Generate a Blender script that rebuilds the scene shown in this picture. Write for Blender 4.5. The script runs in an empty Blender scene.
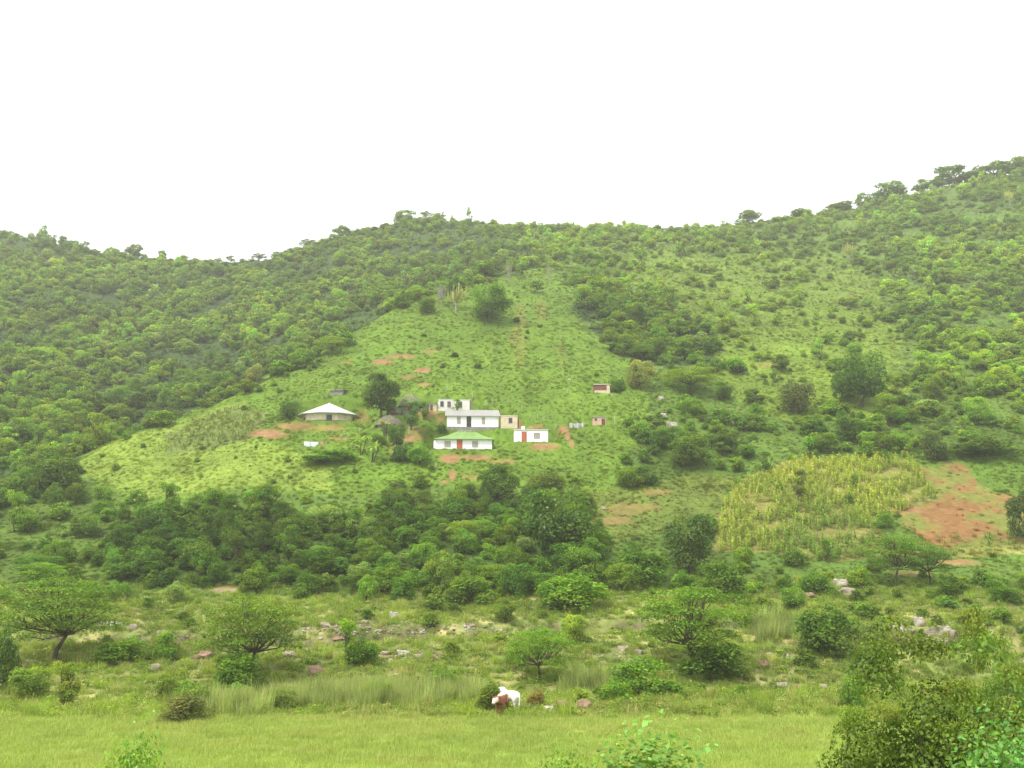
import bpy, bmesh, math, random
import numpy as np
from mathutils import Vector, Matrix

R = math.radians
SC = bpy.context.scene
COL = SC.collection
rng = np.random.default_rng(7)
random.seed(7)

# ------------------------------------------------------------------ camera
F = 983.0
PITCH = R(10.15)
EH = 9.6
CP, SP = math.cos(PITCH), math.sin(PITCH)


def slope_of(v):            # rise per metre of depth for image row v
    b = (384.0 - v) / F
    return (SP + b * CP) / (CP - b * SP)


def tan_of(u, v):           # x per metre of depth
    b = (384.0 - v) / F
    return ((u - 512.0) / F) / (CP - b * SP)


def proj(x, y, z):
    zz = z - EH
    d = y * CP + zz * SP
    d = np.where(np.abs(d) < 1e-3, 1e-3, d)
    return 512.0 + F * x / d, 384.0 - F * (-y * SP + zz * CP) / d


cam_d = bpy.data.cameras.new('camera')
cam_d.sensor_width = 36
cam_d.lens = F / 1024 * 36
cam_d.clip_end = 5000
cam_d.clip_start = 0.1
cam = bpy.data.objects.new('camera', cam_d)
COL.objects.link(cam)
cam.location = (0, 0, EH)
cam.rotation_euler = (R(90) + PITCH, 0, 0)
SC.camera = cam

# ------------------------------------------------------------------ noise
def vnoise(x, y, seed=0):
    xi = np.floor(x).astype(np.int64); yi = np.floor(y).astype(np.int64)
    fx = x - xi; fy = y - yi
    fx = fx * fx * fx * (fx * (fx * 6 - 15) + 10); fy = fy * fy * fy * (fy * (fy * 6 - 15) + 10)
    def h(a, b):
        n = (a * 374761393 + b * 668265263 + seed * 974634777) & 0xFFFFFFFF
        n = ((n ^ (n >> 13)) * 1274126177) & 0xFFFFFFFF
        n = (n ^ (n >> 16)) & 0xFFFFFFFF
        return n / 4294967295.0
    return ((h(xi, yi) * (1 - fx) + h(xi + 1, yi) * fx) * (1 - fy) + (h(xi, yi + 1) * (1 - fx) + h(xi + 1, yi + 1) * fx) * fy) * 2 - 1


def fbm(x, y, seed=0, octv=4):
    s = 0; a = 1.0; t = 0
    for i in range(octv):
        s = s + a * vnoise(x * 2 ** i + 17.3 * i, y * 2 ** i - 9.1 * i, seed + i); t += a; a *= 0.5
    return s / t


def smooth(a, b, x):
    t = np.clip((x - a) / (b - a), 0, 1)
    return t * t * (3 - 2 * t)


# ------------------------------------------------------------------ terrain profile
# each feature line: (u, v, depth) in the photograph turned into (x/y, y, z)
LINES = [
    # meadow's far edge (flat meadow, z = 0)
    [(-500, 728, 57), (0, 722, 58), (500, 712, 62), (830, 697, 69), (1024, 690, 72), (1500, 690, 72)],
    # foot of the bank
    [(-500, 712, 61), (0, 706, 63), (500, 700, 66), (830, 690, 73), (1024, 684, 76), (1500, 684, 76)],
    # flood plain
    [(-500, 640, 96), (0, 636, 96), (330, 632, 98), (600, 626, 100), (850, 628, 100), (1024, 636, 98), (1500, 636, 98)],
    # far bank of the river
    [(-500, 598, 116), (0, 598, 116), (330, 596, 118), (600, 590, 118), (850, 590, 118), (1024, 592, 118), (1500, 590, 118)],
    # top of the thicket band / foot of the field
    [(-500, 520, 145), (0, 525, 145), (120, 515, 146), (250, 505, 150), (600, 512, 150), (720, 545, 136), (850, 560, 130), (1024, 555, 132), (1500, 540, 135)],
    # level of the homestead / head of the field
    [(-500, 470, 172), (-50, 480, 172), (60, 474, 172), (130, 462, 172), (250, 442, 174), (450, 448, 173), (600, 450, 172), (720, 470, 166), (900, 458, 168), (1024, 458, 168), (1500, 440, 172)],
    # crest of the spur; right of it just the slope
    [(-500, 440, 185), (-50, 465, 178), (60, 468, 178), (90, 452, 180), (130, 432, 185), (200, 409, 195), (250, 385, 206), (310, 354, 222), (360, 326, 238), (420, 300, 256), (480, 281, 275), (545, 266, 300), (620, 288, 290), (750, 310, 280), (900, 320, 280), (1024, 310, 280), (1500, 280, 280)],
    # gully floor behind the crest (hidden), or the slope on the right
    [(-500, 425, 200), (-50, 450, 196), (60, 456, 200), (90, 462, 208), (130, 452, 215), (200, 432, 226), (250, 410, 238), (310, 380, 252), (360, 350, 266), (420, 322, 282), (480, 296, 300), (545, 264, 325), (620, 270, 318), (750, 285, 312), (900, 292, 312), (1024, 275, 312), (1500, 240, 312)],
    # middle of the upper slope
    [(-500, 320, 330), (0, 335, 320), (150, 345, 330), (300, 310, 345), (420, 265, 365), (545, 245, 375), (700, 246, 375), (850, 240, 372), (1024, 225, 370), (1500, 180, 370)],
    # skyline
    [(-500, 215, 400), (-200, 222, 410), (0, 236, 430), (60, 245, 430), (120, 255, 430), (160, 261, 430), (220, 265, 430), (265, 260, 430), (310, 248, 430), (350, 234, 428), (400, 221, 425), (450, 221, 425), (500, 223, 425), (560, 227, 428), (620, 227, 430), (700, 227, 430), (750, 223, 430), (800, 216, 430), (860, 207, 430), (900, 198, 430), (940, 186, 430), (980, 178, 430), (1024, 172, 430), (1200, 145, 430), (1500, 110, 430)],
]
TG = np.linspace(-1.7, 1.7, 1201)
YG = np.linspace(0, 1100, 2201)


def gsmooth(a, sigma, axis):
    n = int(sigma * 3) + 1
    k = np.exp(-0.5 * (np.arange(-n, n + 1) / sigma) ** 2); k /= k.sum()
    pad = [(0, 0)] * a.ndim; pad[axis] = (n, n)
    return np.apply_along_axis(lambda r: np.convolve(r, k, 'valid'), axis, np.pad(a, pad, mode='edge'))


ky, kz = [], []
for i, L in enumerate(LINES):
    t = np.array([tan_of(u, v) for u, v, Y in L]); Y = np.array([float(p[2]) for p in L])
    z = np.array([EH + slope_of(v) * y for u, v, y in L])
    if i == 0:
        z[:] = 0
        Y = np.array([-EH / slope_of(v) for u, v, _ in L])
    if i == 1:
        z[:] = -0.9
        Y = np.array([(-EH - .9) / slope_of(v) for u, v, _ in L])
    o = np.argsort(t)
    yy = np.interp(TG, t[o], Y[o]); zz = np.interp(TG, t[o], z[o])
    s = 6 if i < 9 else 3
    ky.append(gsmooth(yy, s, 0)); kz.append(gsmooth(zz, s, 0))
ky = np.array(ky); kz = np.array(kz)
TAB = np.zeros((len(TG), len(YG)))
for i in range(len(TG)):
    ys = np.concatenate([[0, 4, 30, 34], ky[:, i], [620, 1100]])
    zs = np.concatenate([[7.2, 7.2, 0.05, 0], kz[:, i], [kz[-1, i] + 1, kz[-1, i] - 10]])
    TAB[i] = np.interp(YG, ys, zs)
near = TAB[:, :260].copy()
TAB = gsmooth(TAB, 5.0, 1)
w = smooth(240, 259, np.arange(260))
TAB[:, :260] = gsmooth(near, 1.2, 1) * (1 - w) + TAB[:, :260] * w

PADS = []      # (cx, cy, ux, uy, halfwidth, halfdepth, z)
RIV = np.zeros((0, 4))
# the river's course: (u, v, half width in metres)
RIVER_PX = [(-420, 640, 1.5), (-60, 640, 1.5), (130, 636, 1.3), (250, 637, 1.3), (320, 636, 2.6), (345, 636, 2.6), (385, 633, 1.8), (450, 632, 1.5), (560, 628, 1.3), (700, 624, 1.3), (850, 630, 1.5), (960, 640, 1.6), (1015, 646, 3.2), (1200, 650, 4), (1480, 650, 4)]


def H(x, y, pads=True):
    x = np.asarray(x, float); y = np.asarray(y, float)
    yc = np.clip(y, 0, 1099)
    t = np.clip(x / np.maximum(y, 25), -1.69, 1.69)
    ti = (t - TG[0]) / (TG[1] - TG[0]); yi = yc / (YG[1] - YG[0])
    i = np.clip(ti.astype(int), 0, len(TG) - 2); j = np.clip(yi.astype(int), 0, len(YG) - 2)
    a = ti - i; b = yi - j
    z = TAB[i, j] * (1 - a) * (1 - b) + TAB[i + 1, j] * a * (1 - b) + TAB[i, j + 1] * (1 - a) * b + TAB[i + 1, j + 1] * a * b
    k = smooth(62, 85, y) * .35 + smooth(130, 260, y) * .65
    sky = 1 - .75 * smooth(405, 428, y)
    z = z + k * sky * (2.2 * fbm(x / 55, y / 55, 3, 3) + .55 * fbm(x / 9, y / 9, 8, 3))
    z = z + .05 * fbm(x / 3.0, y / 3.0, 5, 2)
    if pads:
        if len(RIV):
            best = np.full(np.shape(z), 1e9); wd = np.ones(np.shape(z)); lv = np.zeros(np.shape(z))
            for p, q in zip(RIV[:-1], RIV[1:]):
                d = q[:2] - p[:2]; L2 = d @ d
                s = np.clip(((x - p[0]) * d[0] + (y - p[1]) * d[1]) / L2, 0, 1)
                dd = np.hypot(x - p[0] - s * d[0], y - p[1] - s * d[1])
                ww = p[2] + s * (q[2] - p[2]); ll = p[3] + s * (q[3] - p[3])
                m = dd < best; lv = np.where(m, ll, lv)
                best = np.where(m, dd, best); wd = np.where(m, ww, wd)
            m = 1 - smooth(wd * .95, wd * 1.15 + 1.6, best)
            z = z * (1 - m) + (lv - .35) * m
        for cx, cy, ux, uy, hw, hd, pz in PADS:
            lx = (x - cx) * ux + (y - cy) * uy; ly = -(x - cx) * uy + (y - cy) * ux
            d = np.maximum(np.abs(lx) - hw, np.abs(ly) - hd)
            m = 1 - smooth(.2, 3.2, d)
            z = z * (1 - m) + pz * m
    return z


def hit(u, v, pads=True, ymin=36.0, ymax=470.0):
    """World point on the ground seen at photograph position (u, v)."""
    t = tan_of(u, v); s = slope_of(v)
    ys = np.arange(ymin, ymax, .25)
    d = H(t * ys, ys, pads) - (EH + s * ys)
    k = np.nonzero(d > 0)[0]
    if len(k) == 0:
        y = ys[np.argmax(d)]
    else:
        k = k[0]
        y = ys[k] if k == 0 else ys[k - 1] + .25 * (-d[k - 1]) / (d[k] - d[k - 1] + 1e-9)
    return np.array([t * y, y, float(H(t * y, y, pads))])


def span(du, Y, v=450.0):   # metres for du pixels across at depth Y
    b = (384.0 - v) / F
    return du / F * Y / (CP - b * SP)


RIV = np.array([(lambda p: (p[0], p[1], w_))(hit(u, v, False)) for u, v, w_ in RIVER_PX])
_rz = []
for x_, y_, w_ in RIV:
    _rz.append(min(float(H(x_, y_, False)), float(H(x_, y_ - 1.3 * w_ - 1.2, False))) - .12)
RIV = np.concatenate([RIV, np.array(_rz)[:, None]], 1)

# ------------------------------------------------------------------ materials
def newmat(name):
    m = bpy.data.materials.new(name); m.use_nodes = True
    nt = m.node_tree; nt.nodes.clear()
    return m, nt


def N(nt, kind, **kw):
    n = nt.nodes.new(kind)
    for k, v in kw.items():
        setattr(n, k, v)
    return n


def simple(name, col, rough=.8, var=.12, scale=3.0, bump=.0, metal=0, stain=None, bands=None):
    m, nt = newmat(name); L = nt.links.new
    out = N(nt, 'ShaderNodeOutputMaterial'); bs = N(nt, 'ShaderNodeBsdfPrincipled')
    tc = N(nt, 'ShaderNodeTexCoord'); no = N(nt, 'ShaderNodeTexNoise')
    no.inputs['Scale'].default_value = scale; no.inputs['Detail'].default_value = 6; no.inputs['Roughness'].default_value = .65
    L(tc.outputs['Object'], no.inputs['Vector'])
    cr = N(nt, 'ShaderNodeValToRGB')
    c2 = stain if stain else tuple(c * (1 - var * 2.2) for c in col)
    cr.color_ramp.elements[0].position = .32; cr.color_ramp.elements[0].color = (*c2, 1)
    cr.color_ramp.elements[1].position = .62; cr.color_ramp.elements[1].color = (*[min(1, c * (1 + var * .5)) for c in col], 1)
    L(no.outputs['Fac'], cr.inputs['Fac'])
    colr = cr.outputs['Color']
    if bands:           # corrugation or courses: (axis, scale, darkness)
        wv = N(nt, 'ShaderNodeTexWave', wave_type='BANDS', bands_direction=bands[0])
        wv.inputs['Scale'].default_value = bands[1]; wv.inputs['Distortion'].default_value = .4
        L(tc.outputs['Object'], wv.inputs['Vector'])
        mx = N(nt, 'ShaderNodeMix', data_type='RGBA', blend_type='MULTIPLY')
        mx.inputs['Factor'].default_value = bands[2]
        L(colr, mx.inputs['A']); L(wv.outputs['Color'], mx.inputs['B']); colr = mx.outputs['Result']
    L(colr, bs.inputs['Base Color'])
    bs.inputs['Roughness'].default_value = rough; bs.inputs['Metallic'].default_value = metal
    bs.inputs['Specular IOR Level'].default_value = .25
    if bump:
        bp = N(nt, 'ShaderNodeBump'); bp.inputs['Strength'].default_value = bump; bp.inputs['Distance'].default_value = .1
        L(no.outputs['Fac'], bp.inputs['Height']); L(bp.outputs['Normal'], bs.inputs['Normal'])
    L(bs.outputs['BSDF'], out.inputs['Surface'])
    return m


def foliage_mat(name, trans=.35, gloss=.06, gain=(1, 1, 1)):
    """Leaf colour = the plant's own tint x the leaf's own shade."""
    m, nt = newmat(name); L = nt.links.new
    out = N(nt, 'ShaderNodeOutputMaterial')
    ti = N(nt, 'ShaderNodeAttribute', attribute_name='tint', attribute_type='INSTANCER')
    sh = N(nt, 'ShaderNodeAttribute', attribute_name='shade', attribute_type='GEOMETRY')
    mx = N(nt, 'ShaderNodeMix', data_type='RGBA', blend_type='MULTIPLY'); mx.inputs['Factor'].default_value = 1
    gn = N(nt, 'ShaderNodeMix', data_type='RGBA', blend_type='MULTIPLY'); gn.inputs['Factor'].default_value = 1; gn.clamp_result = False
    gn.inputs['B'].default_value = (*gain, 1); L(ti.outputs['Color'], gn.inputs['A'])
    L(gn.outputs['Result'], mx.inputs['A']); L(sh.outputs['Color'], mx.inputs['B'])
    df = N(nt, 'ShaderNodeBsdfDiffuse'); tr = N(nt, 'ShaderNodeBsdfTranslucent'); gl = N(nt, 'ShaderNodeBsdfGlossy')
    gl.inputs['Roughness'].default_value = .45; gl.inputs['Color'].default_value = (.8, .85, .8, 1)
    hs = N(nt, 'ShaderNodeHueSaturation'); hs.inputs['Saturation'].default_value = 1.15; hs.inputs['Value'].default_value = 1.25
    hs.inputs['Hue'].default_value = .49
    L(mx.outputs['Result'], df.inputs['Color']); L(mx.outputs['Result'], hs.inputs['Color']); L(hs.outputs['Color'], tr.inputs['Color'])
    m1 = N(nt, 'ShaderNodeMixShader'); m1.inputs['Fac'].default_value = trans
    L(df.outputs[0], m1.inputs[1]); L(tr.outputs[0], m1.inputs[2])
    m2 = N(nt, 'ShaderNodeMixShader'); m2.inputs['Fac'].default_value = gloss
    L(m1.outputs[0], m2.inputs[1]); L(gl.outputs[0], m2.inputs[2])
    L(m2.outputs[0], out.inputs['Surface'])
    return m


M_LEAF = foliage_mat('leaf', .42, .015, (3.1, 2.75, 1.3))
M_GRASS = foliage_mat('grass_blade', .4, .01, (1.12, 1.03, .75))
M_BARK = simple('bark', (.12, .09, .065), .9, .3, 8, .4)
M_PALEBARK = simple('pale_bark', (.36, .33, .27), .9, .2, 8, .4)

# ------------------------------------------------------------------ objects
def tag(o, label=None, cat=None, group=None, kind=None):
    if label: o['label'] = label
    if cat: o['category'] = cat
    if group: o['group'] = group
    if kind: o['kind'] = kind
    return o


def empty(name, loc, rz=0.0, label=None, cat=None, group=None):
    o = bpy.data.objects.new(name, None); COL.objects.link(o)
    o.location = [float(c) for c in loc]; o.rotation_euler = (0, 0, rz); o.empty_display_size = .3
    return tag(o, label, cat, group)


def mesh_np(name, V, Q, shade=None, mats=(), mat_idx=None, smoothed=False, T=None):
    """numpy arrays -> mesh; Q quads, T optional triangles (after the quads)."""
    V = np.ascontiguousarray(V, np.float32)
    nq = 0 if Q is None else len(Q); ntri = 0 if T is None else len(T)
    me = bpy.data.meshes.new(name)
    me.vertices.add(len(V)); me.vertices.foreach_set('co', V.ravel())
    idx = []
    if nq: idx.append(np.asarray(Q, np.int32).ravel())
    if ntri: idx.append(np.asarray(T, np.int32).ravel())
    idx = np.concatenate(idx)
    me.loops.add(len(idx)); me.loops.foreach_set('vertex_index', idx)
    me.polygons.add(nq + ntri)
    starts = np.concatenate([np.arange(nq) * 4, nq * 4 + np.arange(ntri) * 3]).astype(np.int32)
    me.polygons.foreach_set('loop_start', starts)
    if smoothed:
        me.polygons.foreach_set('use_smooth', np.ones(nq + ntri, bool))
    if mat_idx is not None:
        me.polygons.foreach_set('material_index', np.asarray(mat_idx, np.int32))
    for m in mats: me.materials.append(m)
    me.update(calc_edges=True)
    if shade is not None:
        a = me.color_attributes.new('shade', 'FLOAT_COLOR', 'POINT')
        s = np.ones((len(V), 4), np.float32); s[:, :3] = shade
        a.data.foreach_set('color', s.ravel())
    me.validate()
    return me


def add(name, me, parent=None, loc=None):
    o = bpy.data.objects.new(name, me); COL.objects.link(o)
    if parent is not None: o.parent = parent
    if loc is not None: o.location = [float(c) for c in loc]
    return o


class MB:
    """collects boxes, tubes and polygons; build() links them as one mesh object"""
    def __init__(s): s.v = []; s.f = []
    def poly(s, pts):
        n = len(s.v); s.v += [tuple(p) for p in pts]; s.f.append(tuple(range(n, n + len(pts))))
    def box(s, x0, x1, y0, y1, z0, z1):
        n = len(s.v)
        s.v += [(x0, y0, z0), (x1, y0, z0), (x1, y1, z0), (x0, y1, z0), (x0, y0, z1), (x1, y0, z1), (x1, y1, z1), (x0, y1, z1)]
        s.f += [tuple(n + i for i in q) for q in ((0, 3, 2, 1), (4, 5, 6, 7), (0, 1, 5, 4), (1, 2, 6, 5), (2, 3, 7, 6), (3, 0, 4, 7))]
    def tube(s, pts, rad, k=7):
        pts = [Vector(p) for p in pts]; n0 = len(s.v)
        for i, p in enumerate(pts):
            d = (pts[min(i + 1, len(pts) - 1)] - pts[max(i - 1, 0)]).normalized()
            a = d.orthogonal().normalized() if abs(d.z) < .95 else Vector((1, 0, 0)).cross(d).normalized()
            b = d.cross(a); r = rad[i] if hasattr(rad, '__len__') else rad
            for j in range(k):
                w_ = 2 * math.pi * j / k
                s.v.append(tuple(p + a * math.cos(w_) * r + b * math.sin(w_) * r))
        for i in range(len(pts) - 1):
            for j in range(k):
                s.f.append((n0 + i * k + j, n0 + i * k + (j + 1) % k, n0 + (i + 1) * k + (j + 1) % k, n0 + (i + 1) * k + j))
        s.f.append(tuple(n0 + j for j in reversed(range(k))))
        s.f.append(tuple(n0 + (len(pts) - 1) * k + j for j in range(k)))
    def build(s, name, mat, parent=None, smoothed=False):
        me = bpy.data.meshes.new(name); me.from_pydata(s.v, [], s.f); me.materials.append(mat); me.update()
        if smoothed:
            me.polygons.foreach_set('use_smooth', np.ones(len(me.polygons), bool))
        return add(name, me, parent)


# ------------------------------------------------------------------ plant shapes
def unit(a):
    return a / np.maximum(np.linalg.norm(a, axis=-1, keepdims=True), 1e-9)


def leaf_quads(P, Nn, size, g, aspect=.62):
    """one small leaf-shaped quad at each point P with normal Nn"""
    n = len(P)
    r = unit(g.normal(size=(n, 3)))
    a = unit(np.cross(Nn, r)); b = np.cross(Nn, a)
    s = size[:, None]
    bend = Nn * s * .18
    V = np.stack([P - a * s, P - b * s * aspect + bend, P + a * s, P + b * s * aspect + bend], 1).reshape(-1, 3)
    Q = np.arange(n * 4).reshape(n, 4)
    return V, Q


def crown(seed, lobes, leaves, ls, shape='round', flat=.85, loose=.18):
    """leaf soup: lumps spread through the crown (unit width and height), leaves over each lump"""
    g = np.random.default_rng(seed)
    C = []; RR = []
    while len(C) < lobes:
        d = unit(g.normal(size=3))
        if shape == 'round':
            if d[2] < -.85: continue
            k = g.uniform(.45, .95) ** .6
            c = np.array([0, 0, .48]) + d * np.array([.38, .38, .42]) * k; r = g.uniform(.10, .19)
            rr = np.array([r, r, r * flat])
        elif shape == 'bush':
            if d[2] < -.25: continue
            k = g.uniform(.3, 1) ** .6
            c = np.array([0, 0, .22]) + d * np.array([.36, .36, .60]) * k; r = g.uniform(.10, .2)
            rr = np.array([r, r, r * 1.25])
        elif shape == 'flat':
            a = g.uniform(0, 2 * math.pi); q = g.uniform(0, 1) ** .5 * .42
            c = np.array([math.cos(a) * q, math.sin(a) * q, .90 - .9 * q * q - g.choice([0, .1, .22, .36, .48]) * g.uniform(.7, 1)]); r = g.uniform(.08, .15)
            rr = np.array([r, r, r * .34])
        elif shape == 'wild':
            if d[2] < .0: continue
            k = g.uniform(.25, 1.08) ** .8
            c = np.array([0, 0, .05]) + d * np.array([.46, .46, .82]) * k * (1 + .25 * vnoise(np.array(d[0] * 2.5 + seed), np.array(d[1] * 2.5))); r = g.uniform(.045, .10)
            rr = np.array([r * 1.2, r * 1.2, r * .7])
        elif shape == 'column':
            c = np.array([g.normal() * .16, g.normal() * .16, g.uniform(.15, .9)]); r = g.uniform(.09, .17)
            rr = np.array([r, r, r * .9])
        C.append(c); RR.append(rr)
    C = np.array(C); RR = np.array(RR)
    pr = RR[:, 0] ** 2; pr /= pr.sum()
    k = g.choice(lobes, leaves, p=pr)
    d = unit(g.normal(size=(leaves, 3)))
    d[:, 2] = np.where(d[:, 2] < -.35, -d[:, 2], d[:, 2])
    rad = g.uniform(.7, 1.0 + loose, leaves)
    P = C[k] + d * RR[k] * rad[:, None]
    Nn = unit(d * .7 + g.normal(size=(leaves, 3)) * .42 + np.array([0, 0, .35]))
    size = ls * g.uniform(.55, 1.35, leaves)
    V, Q = leaf_quads(P, Nn, size, g)
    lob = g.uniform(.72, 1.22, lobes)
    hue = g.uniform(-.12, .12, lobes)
    sh = lob[k] * g.uniform(.72, 1.25, leaves) * (.72 + .4 * np.clip(P[:, 2], 0, 1.1)) * (.72 + .32 * (rad - .7) / .3)  # lower and inner leaves painted darker: crown shade put into the colour
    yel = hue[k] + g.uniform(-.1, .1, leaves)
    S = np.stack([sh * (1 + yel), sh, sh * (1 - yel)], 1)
    V[:, 2] = np.maximum(V[:, 2], .0)
    return V, Q, np.repeat(S, 4, 0), C


def tubes(paths, k=6):
    """paths: list of (points, radii) -> V, Q (open tubes)"""
    Vs, Qs = [], []; n0 = 0
    for pts, rad in paths:
        pts = np.array(pts, float); m = len(pts)
        for i in range(m):
            d = pts[min(i + 1, m - 1)] - pts[max(i - 1, 0)]; d = d / (np.linalg.norm(d) + 1e-9)
            a = np.cross(d, [0, 0, 1]) if abs(d[2]) < .95 else np.cross(d, [1, 0, 0])
            a /= np.linalg.norm(a); b = np.cross(d, a)
            for j in range(k):
                w_ = 2 * math.pi * j / k
                Vs.append(pts[i] + (a * math.cos(w_) + b * math.sin(w_)) * rad[i])
        for i in range(m - 1):
            for j in range(k):
                Qs.append((n0 + i * k + j, n0 + i * k + (j + 1) % k, n0 + (i + 1) * k + (j + 1) % k, n0 + (i + 1) * k + j))
        n0 += m * k
    return np.array(Vs), np.array(Qs)


def trunk_for(seed, C, fork=.3, r0=.035, limbs=9, lean=.05, base=0.0):
    g = np.random.default_rng(seed + 99)
    f = np.array([g.normal() * lean, g.normal() * lean, fork])
    P = [([[0, 0, -.06], [f[0] * .3, f[1] * .3, fork * .45], f], [r0 * 1.25, r0, r0 * .82])]
    pick = g.choice(len(C), min(limbs, len(C)), replace=False)
    for c in C[pick]:
        mid = f * .45 + c * .55 + np.array([g.normal() * .03, g.normal() * .03, -.03])
        P.append(([f, mid, c], [r0 * .6, r0 * .38, r0 * .12]))
        for _ in range(2):
            e = c + g.normal(size=3) * np.array([.09, .09, .04]) + np.array([0, 0, .03])
            P.append(([mid, (mid + e) / 2 + g.normal(size=3) * .015, e], [r0 * .3, r0 * .2, r0 * .06]))
    return tubes(P, 6)


def ribbons(base, az, length, lift, droop, width, segs=4, g=None, taper=1.0):
    """arching blades or fronds: arrays of n -> V, Q"""
    n = len(az)
    dx = np.cos(az); dy = np.sin(az)
    V = np.zeros((n, segs + 1, 2, 3))
    px = np.zeros(n); pz = np.zeros(n); ang = lift.copy()
    for i in range(segs + 1):
        t = i / segs
        wv = width * ((1 - t) ** .6 * (.55 + .45 * min(1, t * 4)) if taper else 1)
        V[:, i, 0] = np.stack([base[:, 0] + dx * px - dy * wv, base[:, 1] + dy * px + dx * wv, base[:, 2] + pz], 1)
        V[:, i, 1] = np.stack([base[:, 0] + dx * px + dy * wv, base[:, 1] + dy * px - dx * wv, base[:, 2] + pz], 1)
        st = length / segs
        px = px + np.cos(ang) * st; pz = pz + np.sin(ang) * st; ang = ang - droop / segs
    V = V.reshape(-1, 3)
    o = np.arange(n)[:, None] * (segs + 1) * 2
    Q = np.concatenate([o + np.array([i * 2, i * 2 + 1, i * 2 + 3, i * 2 + 2]) for i in range(segs)], 0)
    return V, Q


def merge(parts):
    """[(V, Q, shade, matidx)] -> V, Q, shade, mat_idx"""
    Vs, Qs, Ss, Ms = [], [], [], []; n = 0
    for V, Q, S, m in parts:
        Vs.append(V); Qs.append(np.asarray(Q) + n); n += len(V)
        Ss.append(np.ones((len(V), 3)) if S is None else S); Ms.append(np.full(len(Q), m))
    return np.concatenate(Vs), np.concatenate(Qs), np.concatenate(Ss), np.concatenate(Ms)


def plant_meshes(kind, seed, leaves=2500, ls=.03, lobes=26):
    """-> (crown mesh, trunk mesh, joined mesh); unit width and height"""
    fork = .3; r0 = .03; nl = 9; lean = .04; bark = M_BARK
    if kind == 'round': fork, r0, nl = .2, .026, 10
    if kind == 'bush': fork, r0, nl = .12, .022, 8
    if kind == 'flat': fork, r0, nl, lean = .3, .018, 22, .05
    if kind == 'column': fork, r0, nl = .12, .03, 8
    V, Q, S, C = crown(seed, lobes, leaves, ls, kind, loose=.25 if kind == 'flat' else .18)
    tV, tQ = trunk_for(seed, C, fork, r0, nl, lean)
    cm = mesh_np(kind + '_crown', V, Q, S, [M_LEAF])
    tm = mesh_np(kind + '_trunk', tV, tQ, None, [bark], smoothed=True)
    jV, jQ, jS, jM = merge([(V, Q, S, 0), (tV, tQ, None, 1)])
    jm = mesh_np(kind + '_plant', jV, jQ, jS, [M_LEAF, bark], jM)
    return cm, tm, jm


def euphorbia_meshes(seed, arms=42):
    """candelabra tree: a pale trunk and many upcurved fleshy arms"""
    g = np.random.default_rng(seed); P = []
    tr = [([[0, 0, -.05], [.01, 0, .2], [0, .01, .42]], [.045, .038, .03])]
    for i in range(arms):
        a = g.uniform(0, 2 * math.pi); q = g.uniform(.12, .46); z0 = g.uniform(.3, .5)
        top = g.uniform(.72, 1.0) - q * .35
        P.append(([[0, 0, z0], [math.cos(a) * q * .6, math.sin(a) * q * .6, z0 + .06], [math.cos(a) * q, math.sin(a) * q, z0 + .2], [math.cos(a) * q * 1.05, math.sin(a) * q * 1.05, top]], [.016, .018, .018, .012]))
    V, Q = tubes(P, 5); S = np.ones((len(V), 3)) * np.repeat(g.uniform(.75, 1.2, len(P)), 20)[:, None]
    tV, tQ = tubes(tr, 7)
    cm = mesh_np('candelabra_crown', V, Q, S, [M_LEAF]); tm = mesh_np('candelabra_trunk', tV, tQ, None, [M_PALEBARK])
    jV, jQ, jS, jM = merge([(V, Q, S, 0), (tV, tQ, None, 1)])
    return cm, tm, mesh_np('candelabra_plant', jV, jQ, jS, [M_LEAF, M_PALEBARK], jM)


def bare_meshes(seed):
    """leafless pale tree"""
    g = np.random.default_rng(seed); P = [([[0, 0, -.05], [.01, 0, .2], [0, .02, .4]], [.03, .025, .02])]
    for i in range(16):
        a = g.uniform(0, 2 * math.pi); q = g.uniform(.1, .42); t = g.uniform(.6, 1)
        P.append(([[0, 0, g.uniform(.2, .42)], [math.cos(a) * q * .6, math.sin(a) * q * .6, t * .65], [math.cos(a) * q, math.sin(a) * q, t]], [.014, .01, .005]))
        for _ in range(3):
            e = np.array([math.cos(a) * q, math.sin(a) * q, t]) + g.normal(size=3) * .08
            P.append(([[math.cos(a) * q * .7, math.sin(a) * q * .7, t * .75], e], [.007, .004]))
    V, Q = tubes(P, 5)
    cV, cQ, cS, C = crown(seed, 16, 260, .022, 'round')
    jV, jQ, jS, jM = merge([(cV, cQ, cS, 0), (V, Q, None, 1)])
    return mesh_np('sparse_crown', cV, cQ, cS, [M_LEAF]), mesh_np('pale_trunk', V, Q, None, [M_PALEBARK]), mesh_np('bare_plant', jV, jQ, jS, [M_LEAF, M_PALEBARK], jM)


def blade_mesh(name, seed, n, spread, h, wid, lift=(1.0, 1.5), droop=(.2, 1.2), segs=3, mat=None, dry=.15, heads=0):
    g = np.random.default_rng(seed)
    rr = spread * np.sqrt(g.uniform(0, 1, n)); a = g.uniform(0, 6.283, n)
    base = np.stack([rr * np.cos(a), rr * np.sin(a), np.full(n, -.03)], 1)
    V, Q = ribbons(base, g.uniform(0, 6.283, n), h * g.uniform(.5, 1.1, n), g.uniform(*lift, n), g.uniform(*droop, n), wid * g.uniform(.6, 1.2, n), segs)
    s = g.uniform(.75, 1.2, n); S = np.stack([s, s, s], 1)
    dm = g.uniform(0, 1, n) < dry
    S[dm] *= np.array([1.4, 1.2, 1.5])
    S = np.repeat(S, (segs + 1) * 2, 0)
    return mesh_np(name, V, Q, S, [mat or M_GRASS])


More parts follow.
